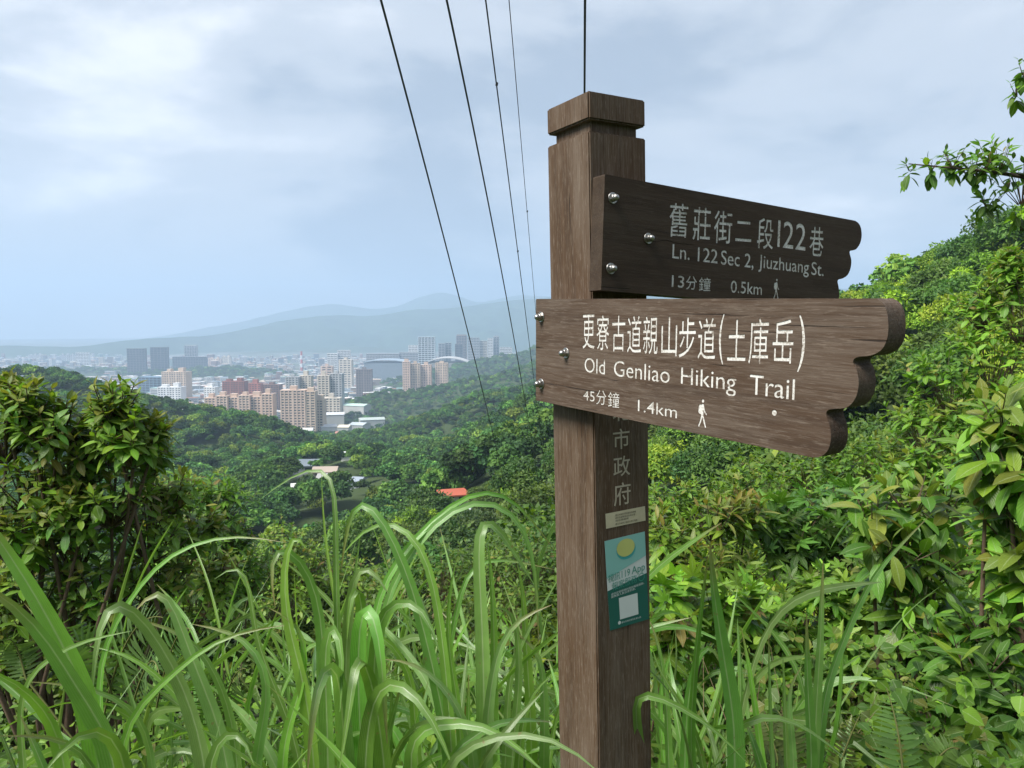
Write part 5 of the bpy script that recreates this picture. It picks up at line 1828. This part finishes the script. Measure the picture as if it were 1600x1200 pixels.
def clump(label, px, Y, heroes, fill, hmin=0.6, hmax=1.15, spread=0.10, thin=1.0, seed=0):
    g = np.random.default_rng(2000 + seed)
    x, y = (px - 800) / F * Y, Y
    z = gz1(x, y)
    root = empty('grass_clump', (x, y, z), label, 'grass', 'clumps of tall blady grass')
    B0 = np.array([x, y, z])
    for pts_px, wpx, dep, dtip in heroes:
        k = len(pts_px)
        pts = [at(p_[0], p_[1], dep + (dtip - dep) * i / (k - 1)) for i, p_ in enumerate(pts_px)]
        foot_ = np.array([x + 0.35 * (pts[0][0] - x) + g.uniform(-.03, .03), y + g.uniform(-.04, .04), z - 0.02])
        if pts[0][2] > z + 0.25:
            pts = [foot_, foot_ * 0.4 + pts[0] * 0.6 + g.normal(size=3) * 0.006] + pts
        pts = [q - B0 for q in pts]
        o_ = link('blade', blade_mesh(pts, 1.55 * wpx / F * dep, g.uniform(-.3, .3), 34, (g.uniform(-.25, .3), -0.85, g.uniform(.3, .6)), 3), root)
        o_.color = (*(GRASS[g.integers(5)] * g.uniform(.85, 1.2)), 1)
    for i in range(int(fill * 2.9)):
        o_ = link('blade', SHARED[g.integers(len(SHARED))], root)
        s_ = g.uniform(hmin, hmax) * 0.78
        o_.location = (g.normal() * spread, g.normal() * spread, -0.02 if i % 4 == 0 else g.uniform(0.10, 0.58))
        o_.rotation_euler = (g.normal() * .22, g.normal() * .22, g.uniform(0, 6.28))
        w_ = g.uniform(.45, .95) * thin
        o_.scale = (s_, w_, s_)
        o_.color = (*(GRASS[g.integers(5)] * g.uniform(.7, 1.25)), 1)
    cu_ = MB()
    for _ in range(5):
        a_, b_ = g.normal(size=2) * spread * 0.8, g.normal(size=2) * spread
        cu_.tube([(a_[0], a_[1], -0.05), ((a_ + b_)[0] / 2, (a_ + b_)[1] / 2, 0.35), (b_[0], b_[1], 0.72)], [0.008, 0.007, 0.004], 6, (0.09, 0.15, 0.04))
    link('culm', cu_.mesh('culm', M['tinted'], True), root)
    return root


def h_(pts, w, d, dt=None):
    return (pts, w, d, d if dt is None else dt)


clump('wide bladed grass clump in the bottom left corner', 120, 1.3, [
    h_([(150, 1150), (75, 965), (0, 845), (-60, 760)], 30, 1.3, 1.25), h_([(175, 1170), (133, 1100), (67, 987), (0, 925), (-50, 900)], 32, 1.25, 1.15),
    h_([(200, 1215), (172, 1140), (133, 1127), (100, 1152), (62, 1215)], 27, 1.15, 1.05), h_([(36, 1190), (34, 1080), (60, 1040), (120, 1003), (205, 986)], 11, 1.3, 1.2),
    h_([(100, 1190), (70, 1110), (20, 1060), (-40, 1040)], 24, 1.3, 1.2), h_([(240, 1200), (200, 1100), (120, 1070), (40, 1065)], 10, 1.4, 1.3), h_([(150, 1200), (70, 1150), (0, 1150)], 14, 1.2, 1.1)], 10, .6, .95, seed=1)
clump('grass clump with sharply folded blades left of centre', 320, 1.4, [
    h_([(312, 1150), (250, 1005), (205, 945), (174, 919), (163, 935), (150, 1010), (142, 1110)], 21, 1.4, 1.3), h_([(355, 1190), (300, 1030), (272, 950), (255, 908), (238, 915), (208, 958)], 22, 1.45, 1.45),
    h_([(153, 1060), (207, 933), (253, 873), (300, 848), (377, 833), (447, 848)], 8, 1.5, 1.5), h_([(188, 1160), (255, 1070), (330, 1000), (380, 985), (445, 977)], 11, 1.3, 1.35),
    h_([(325, 1215), (345, 1150), (370, 1130), (390, 1142), (397, 1195)], 22, 1.2, 1.15), h_([(330, 1180), (270, 1080), (200, 1020), (140, 1010)], 12, 1.5, 1.5), h_([(370, 1180), (340, 1060), (290, 990), (200, 965)], 12, 1.55, 1.5),
    h_([(400, 1190), (420, 1080), (400, 1010), (360, 985), (300, 975)], 14, 1.5, 1.5)], 10, .6, 1.0, seed=2)
clump('grass clump with the tallest upright blade near the middle', 505, 1.55, [
    h_([(482, 1108), (450, 978), (442, 893), (456, 822), (467, 812), (479, 858)], 18, 1.5, 1.5), h_([(503, 970), (480, 893), (457, 852), (438, 838), (424, 842), (417, 868), (430, 950)], 17, 1.55, 1.5),
    h_([(528, 1000), (525, 891), (524, 770), (522, 730), (513, 724), (464, 735), (402, 784)], 8, 1.6, 1.75), h_([(530, 1000), (520, 920), (507, 836), (502, 738)], 6, 1.65, 1.7),
    h_([(512, 1160), (507, 1028), (511, 972), (523, 958), (534, 980), (538, 1047), (531, 1112)], 20, 1.4, 1.3), h_([(540, 1200), (530, 1055), (520, 1022), (503, 1033), (490, 1088), (480, 1210)], 23, 1.35, 1.2),
    h_([(440, 1190), (470, 1080), (480, 1000), (460, 960), (420, 950)], 14, 1.5, 1.5), h_([(470, 1200), (440, 1100), (400, 1000), (390, 900), (378, 872), (360, 880), (335, 905)], 11, 1.6, 1.65)], 12, .65, 1.1, seed=3)
clump('grass clump with broad drooping blades in the middle', 595, 1.55, [
    h_([(600, 1190), (577, 1050), (557, 1012), (548, 1100), (530, 1205)], 21, 1.4, 1.25), h_([(560, 1090), (563, 960), (572, 927), (587, 955), (596, 1027), (605, 1162)], 22, 1.45, 1.35),
    h_([(562, 1060), (568, 930), (560, 903), (547, 905), (542, 1000)], 21, 1.5, 1.45), h_([(583, 1090), (595, 955), (620, 932), (645, 930), (672, 956), (687, 1020)], 20, 1.5, 1.4),
    h_([(570, 1200), (585, 1090), (605, 1055), (638, 1068), (676, 1116), (710, 1205)], 22, 1.35, 1.2), h_([(575, 1040), (600, 905), (668, 820), (730, 769), (772, 762), (808, 783), (868, 862)], 9, 1.65, 1.9),
    h_([(590, 1040), (610, 915), (684, 809), (726, 781), (768, 774), (806, 797), (833, 857), (842, 1010)], 9, 1.7, 1.8), h_([(540, 1090), (545, 960), (552, 890), (562, 873), (585, 880), (608, 930)], 17, 1.6, 1.55)], 12, .65, 1.1, seed=4)
clump('grass clump with long arching blades left of the post', 700, 1.6, [
    h_([(703, 1185), (668, 1008), (638, 900), (600, 815), (578, 778), (561, 767), (547, 790), (533, 890)], 15, 1.6, 1.7), h_([(703, 1130), (688, 975), (667, 868), (638, 824), (607, 808), (563, 827), (532, 872)], 12, 1.6, 1.75),
    h_([(640, 1170), (655, 1140), (707, 1125), (764, 1131), (814, 1164), (848, 1205)], 20, 1.3, 1.2), h_([(690, 1205), (745, 1158), (803, 1141), (860, 1143), (900, 1163), (942, 1212)], 16, 1.12, 1.05),
    h_([(720, 1150), (700, 1000), (705, 900), (712, 880)], 10, 1.7, 1.7), h_([(690, 1100), (715, 950), (735, 880), (780, 872), (866, 890)], 8, 1.8, 1.9), h_([(650, 1150), (640, 1050), (600, 990), (560, 985), (500, 1010)], 12, 1.7, 1.7)], 12, .6, 1.1, seed=5)
clump('grass clump with one tall folded blade near the post', 765, 1.7, [
    h_([(757, 1130), (753, 970), (747, 860), (748, 806), (758, 794), (783, 830), (835, 914)], 18, 1.65, 1.75), h_([(760, 1150), (780, 1010), (806, 966), (862, 945)], 15, 1.6, 1.6), h_([(770, 1170), (772, 980), (765, 870), (762, 848)], 12, 1.75, 1.75),
    h_([(790, 1180), (800, 1040), (840, 960), (875, 900)], 9, 1.8, 1.8), h_([(740, 1180), (700, 1080), (640, 1030), (600, 1030)], 13, 1.6, 1.6), h_([(800, 1190), (812, 1050), (805, 960), (795, 940), (770, 950)], 12, 1.75, 1.7)], 12, .6, 1.0, seed=6)
clump('tangled grass clump pressed against the left side of the post', 845, 2.0, [h_([(830, 1150), (822, 1000), (815, 905), (808, 880)], 14, 1.9, 1.9), h_([(850, 1180), (850, 1080), (840, 1010), (800, 985)], 14, 1.8, 1.8), h_([(810, 1190), (830, 1080), (862, 1055)], 14, 1.7, 1.7)], 16, .6, .95, seed=7)
clump('grass clump with a tall pointed blade right of the post', 1130, 1.65, [
    h_([(1148, 1190), (1146, 1120), (1128, 1008), (1112, 900), (1109, 845)], 24, 1.6, 1.6), h_([(1080, 1190), (1085, 1050), (1098, 930), (1107, 860)], 10, 1.65, 1.6), h_([(990, 1080), (1019, 1090), (1077, 1110), (1120, 1140), (1165, 1190)], 13, 1.4, 1.4),
    h_([(1070, 1180), (1080, 1060), (1100, 1005), (1115, 1000), (1135, 1060)], 12, 1.7, 1.65), h_([(1100, 1200), (1070, 1110), (1030, 1050), (1018, 1010)], 10, 1.7, 1.75), h_([(1045, 1190), (1040, 1080), (1025, 990), (1010, 960)], 10, 1.8, 1.85)], 9, .5, .85, seed=8)
clump('sparse upright grass clump amid the undergrowth at right', 1275, 1.75, [
    h_([(1268, 1200), (1265, 1130), (1261, 1040), (1260, 958)], 15, 1.7, 1.7), h_([(1272, 1190), (1276, 1100), (1282, 1000), (1286, 876)], 12, 1.75, 1.75), h_([(1280, 1170), (1290, 1080), (1318, 1001), (1368, 895), (1450, 808)], 11, 1.75, 1.9),
    h_([(1240, 1190), (1232, 1090), (1236, 1060), (1254, 1040)], 10, 1.7, 1.7), h_([(1230, 1200), (1226, 1100), (1223, 1020)], 8, 1.8, 1.8), h_([(1190, 1180), (1172, 1050), (1158, 980)], 9, 1.9, 1.9), h_([(1206, 1180), (1202, 1060), (1201, 990)], 6, 1.9, 1.9)], 4, .4, .7, seed=9)
for i, (px, Y, lb, n_) in enumerate((
        (215, 2.3, 'thin grass clump behind the ferns at left', 14), (400, 2.5, 'thin grass clump behind the folded blades', 16), (600, 2.5, 'thin grass clump behind the drooping blades', 18),
        (720, 2.7, 'thin grass clump in the shade behind the arching blades', 18), (820, 2.8, 'thin grass clump farthest back beside the post', 18), (1050, 2.4, 'thin grass clump just right of the post', 12), (520, 3.2, 'thin grass clump seen between the tallest blades', 16))):
    clump(lb, px, Y, [], int(n_ * 1.5), .85, 1.5, .18, .6, seed=20 + i)


# ------------------------------------------------------------------ ferns


def fern(label, px, Y, fronds, tint, seed):
    """fronds: ((px, py, Y) of foot, middle, tip, pinna length in m)"""
    g = np.random.default_rng(3000 + seed)
    x, y = (px - 800) / F * Y, Y
    z = gz1(x, y)
    root = empty('fern', (x, y, z), label, 'fern', 'ferns below the grass')
    B0 = np.array([x, y, z])
    tv, tf, tu = leaf_template(0.17, 4, 0.25, 0.15, 0.15)
    for pa, pb, pc, pl in fronds:
        c = [B0, at(*pa), at(*pb), at(*pc)]
        n_ = 22
        t = np.linspace(0, 1, n_)[:, None]
        a, b, d = c[1], c[2], c[3]
        cur = a * (1 - t) ** 2 + 2 * (b * 2 - a * .5 - d * .5) * t * (1 - t) + d * t * t
        tan = unit(np.gradient(cur, axis=0))
        side = unit(np.cross(tan, np.array([0.1, -0.75, 0.65])))
        ln = pl * np.sin(np.clip(t[:, 0] * 0.92 + 0.12, 0, 1) * math.pi) ** 0.7 * (1.15 - 0.5 * t[:, 0])
        P, D, U, S = [], [], [], []
        nrm = np.cross(side, tan)
        for i in range(n_):
            for s in (-1, 1):
                P.append(cur[i])
                D.append(side[i] * s + tan[i] * 0.35 + np.array([0, 0, -0.15]) + g.normal(size=3) * 0.05)
                U.append(nrm[i])
                S.append(max(0.006, ln[i]) * g.uniform(.9, 1.1))
        U = np.array(U)
        P, D, S = np.array(P), np.array(D), np.array(S)
        T = np.tile(np.array(tint), (len(P), 1)) * g.uniform(.85, 1.2, (len(P), 1))
        o_ = link('frond', scatter(tv, tf, tu, P - B0, frames(D, U), S, T, 'frond', M['fern']), root)
        m_ = MB()
        m_.tube(np.concatenate([[B0], cur]) - B0, np.linspace(.004, .0012, n_ + 1), 5, (0.12, 0.13, 0.04))
        link('stalk', m_.mesh('stalk', M['tinted'], True), o_)
    return root


fern('fern with arching fronds behind the folded grass at left', 190, 2.4, [
    ((160, 1130, 2.4), (200, 1000, 2.3), (255, 965, 2.2), .11), ((200, 1130, 2.4), (230, 1040, 2.2), (250, 1060, 2.0), .10), ((140, 1100, 2.5), (110, 1000, 2.5), (90, 975, 2.4), .10), ((180, 1120, 2.4), (150, 1020, 2.3), (90, 1010, 2.2), .10), ((240, 1130, 2.5), (270, 1010, 2.4), (300, 985, 2.3), .10)], (0.085, 0.155, 0.05), 1)
fern('fern with curled fronds at the bottom left of centre', 350, 2.5, [((345, 1150, 2.5), (360, 1070, 2.4), (385, 1045, 2.3), .08), ((350, 1160, 2.5), (330, 1080, 2.4), (310, 1050, 2.3), .08), ((40, 1060, 2.6), (25, 1010, 2.6), (10, 1000, 2.5), .08)], (0.085, 0.15, 0.05), 2)
fern('bright upright fern frond at the bottom right', 1410, 1.9, [((1412, 1240, 1.8), (1404, 1150, 1.85), (1385, 1075, 1.95), .075), ((1440, 1240, 1.9), (1470, 1180, 1.9), (1500, 1170, 1.9), .06)], (0.12, 0.20, 0.05), 3)
fern('dull yellowish fern below the upright grass at right', 1230, 2.1, [((1225, 1240, 2.0), (1205, 1150, 2.05), (1180, 1110, 2.1), .07), ((1240, 1240, 2.0), (1235, 1160, 2.05), (1215, 1110, 2.1), .07), ((1300, 1230, 2.0), (1325, 1160, 2.0), (1345, 1115, 2.05), .05), ((1250, 1240, 1.9), (1200, 1190, 1.9), (1150, 1180, 1.9), .06)], (0.10, 0.125, 0.04), 4)


# dry stems caught in the undergrowth
def dry_stems():
    g = np.random.default_rng(66)
    m_ = MB()
    for _ in range(130):
        px, Y = g.choice([g.uniform(1015, 1330), g.uniform(0, 900)], p=[.7, .3]), g.uniform(1.8, 3.2)
        x, y = (px - 800) / F * Y, Y
        z = gz1(x, y)
        d = unit(np.array([g.normal() * .6, g.normal() * .4, abs(g.normal()) * .6 + .15]))
        L = g.uniform(.25, .9)
        p0 = np.array([x, y, z + g.uniform(0, .25)])
        m_.tube([p0, p0 + d * L * .5 + g.normal(size=3) * .02, p0 + d * L + np.array([0, 0, -.08 * L])], [.0022, .0018, .0008], 4, np.array((.20, .15, .085)) * g.uniform(.6, 1.4))
    tag(link('dry_stems', m_.mesh('dry_stems', M['tinted'], True)), 'thin dry stems and dead grass tangled in the undergrowth', kind='stuff')


dry_stems()
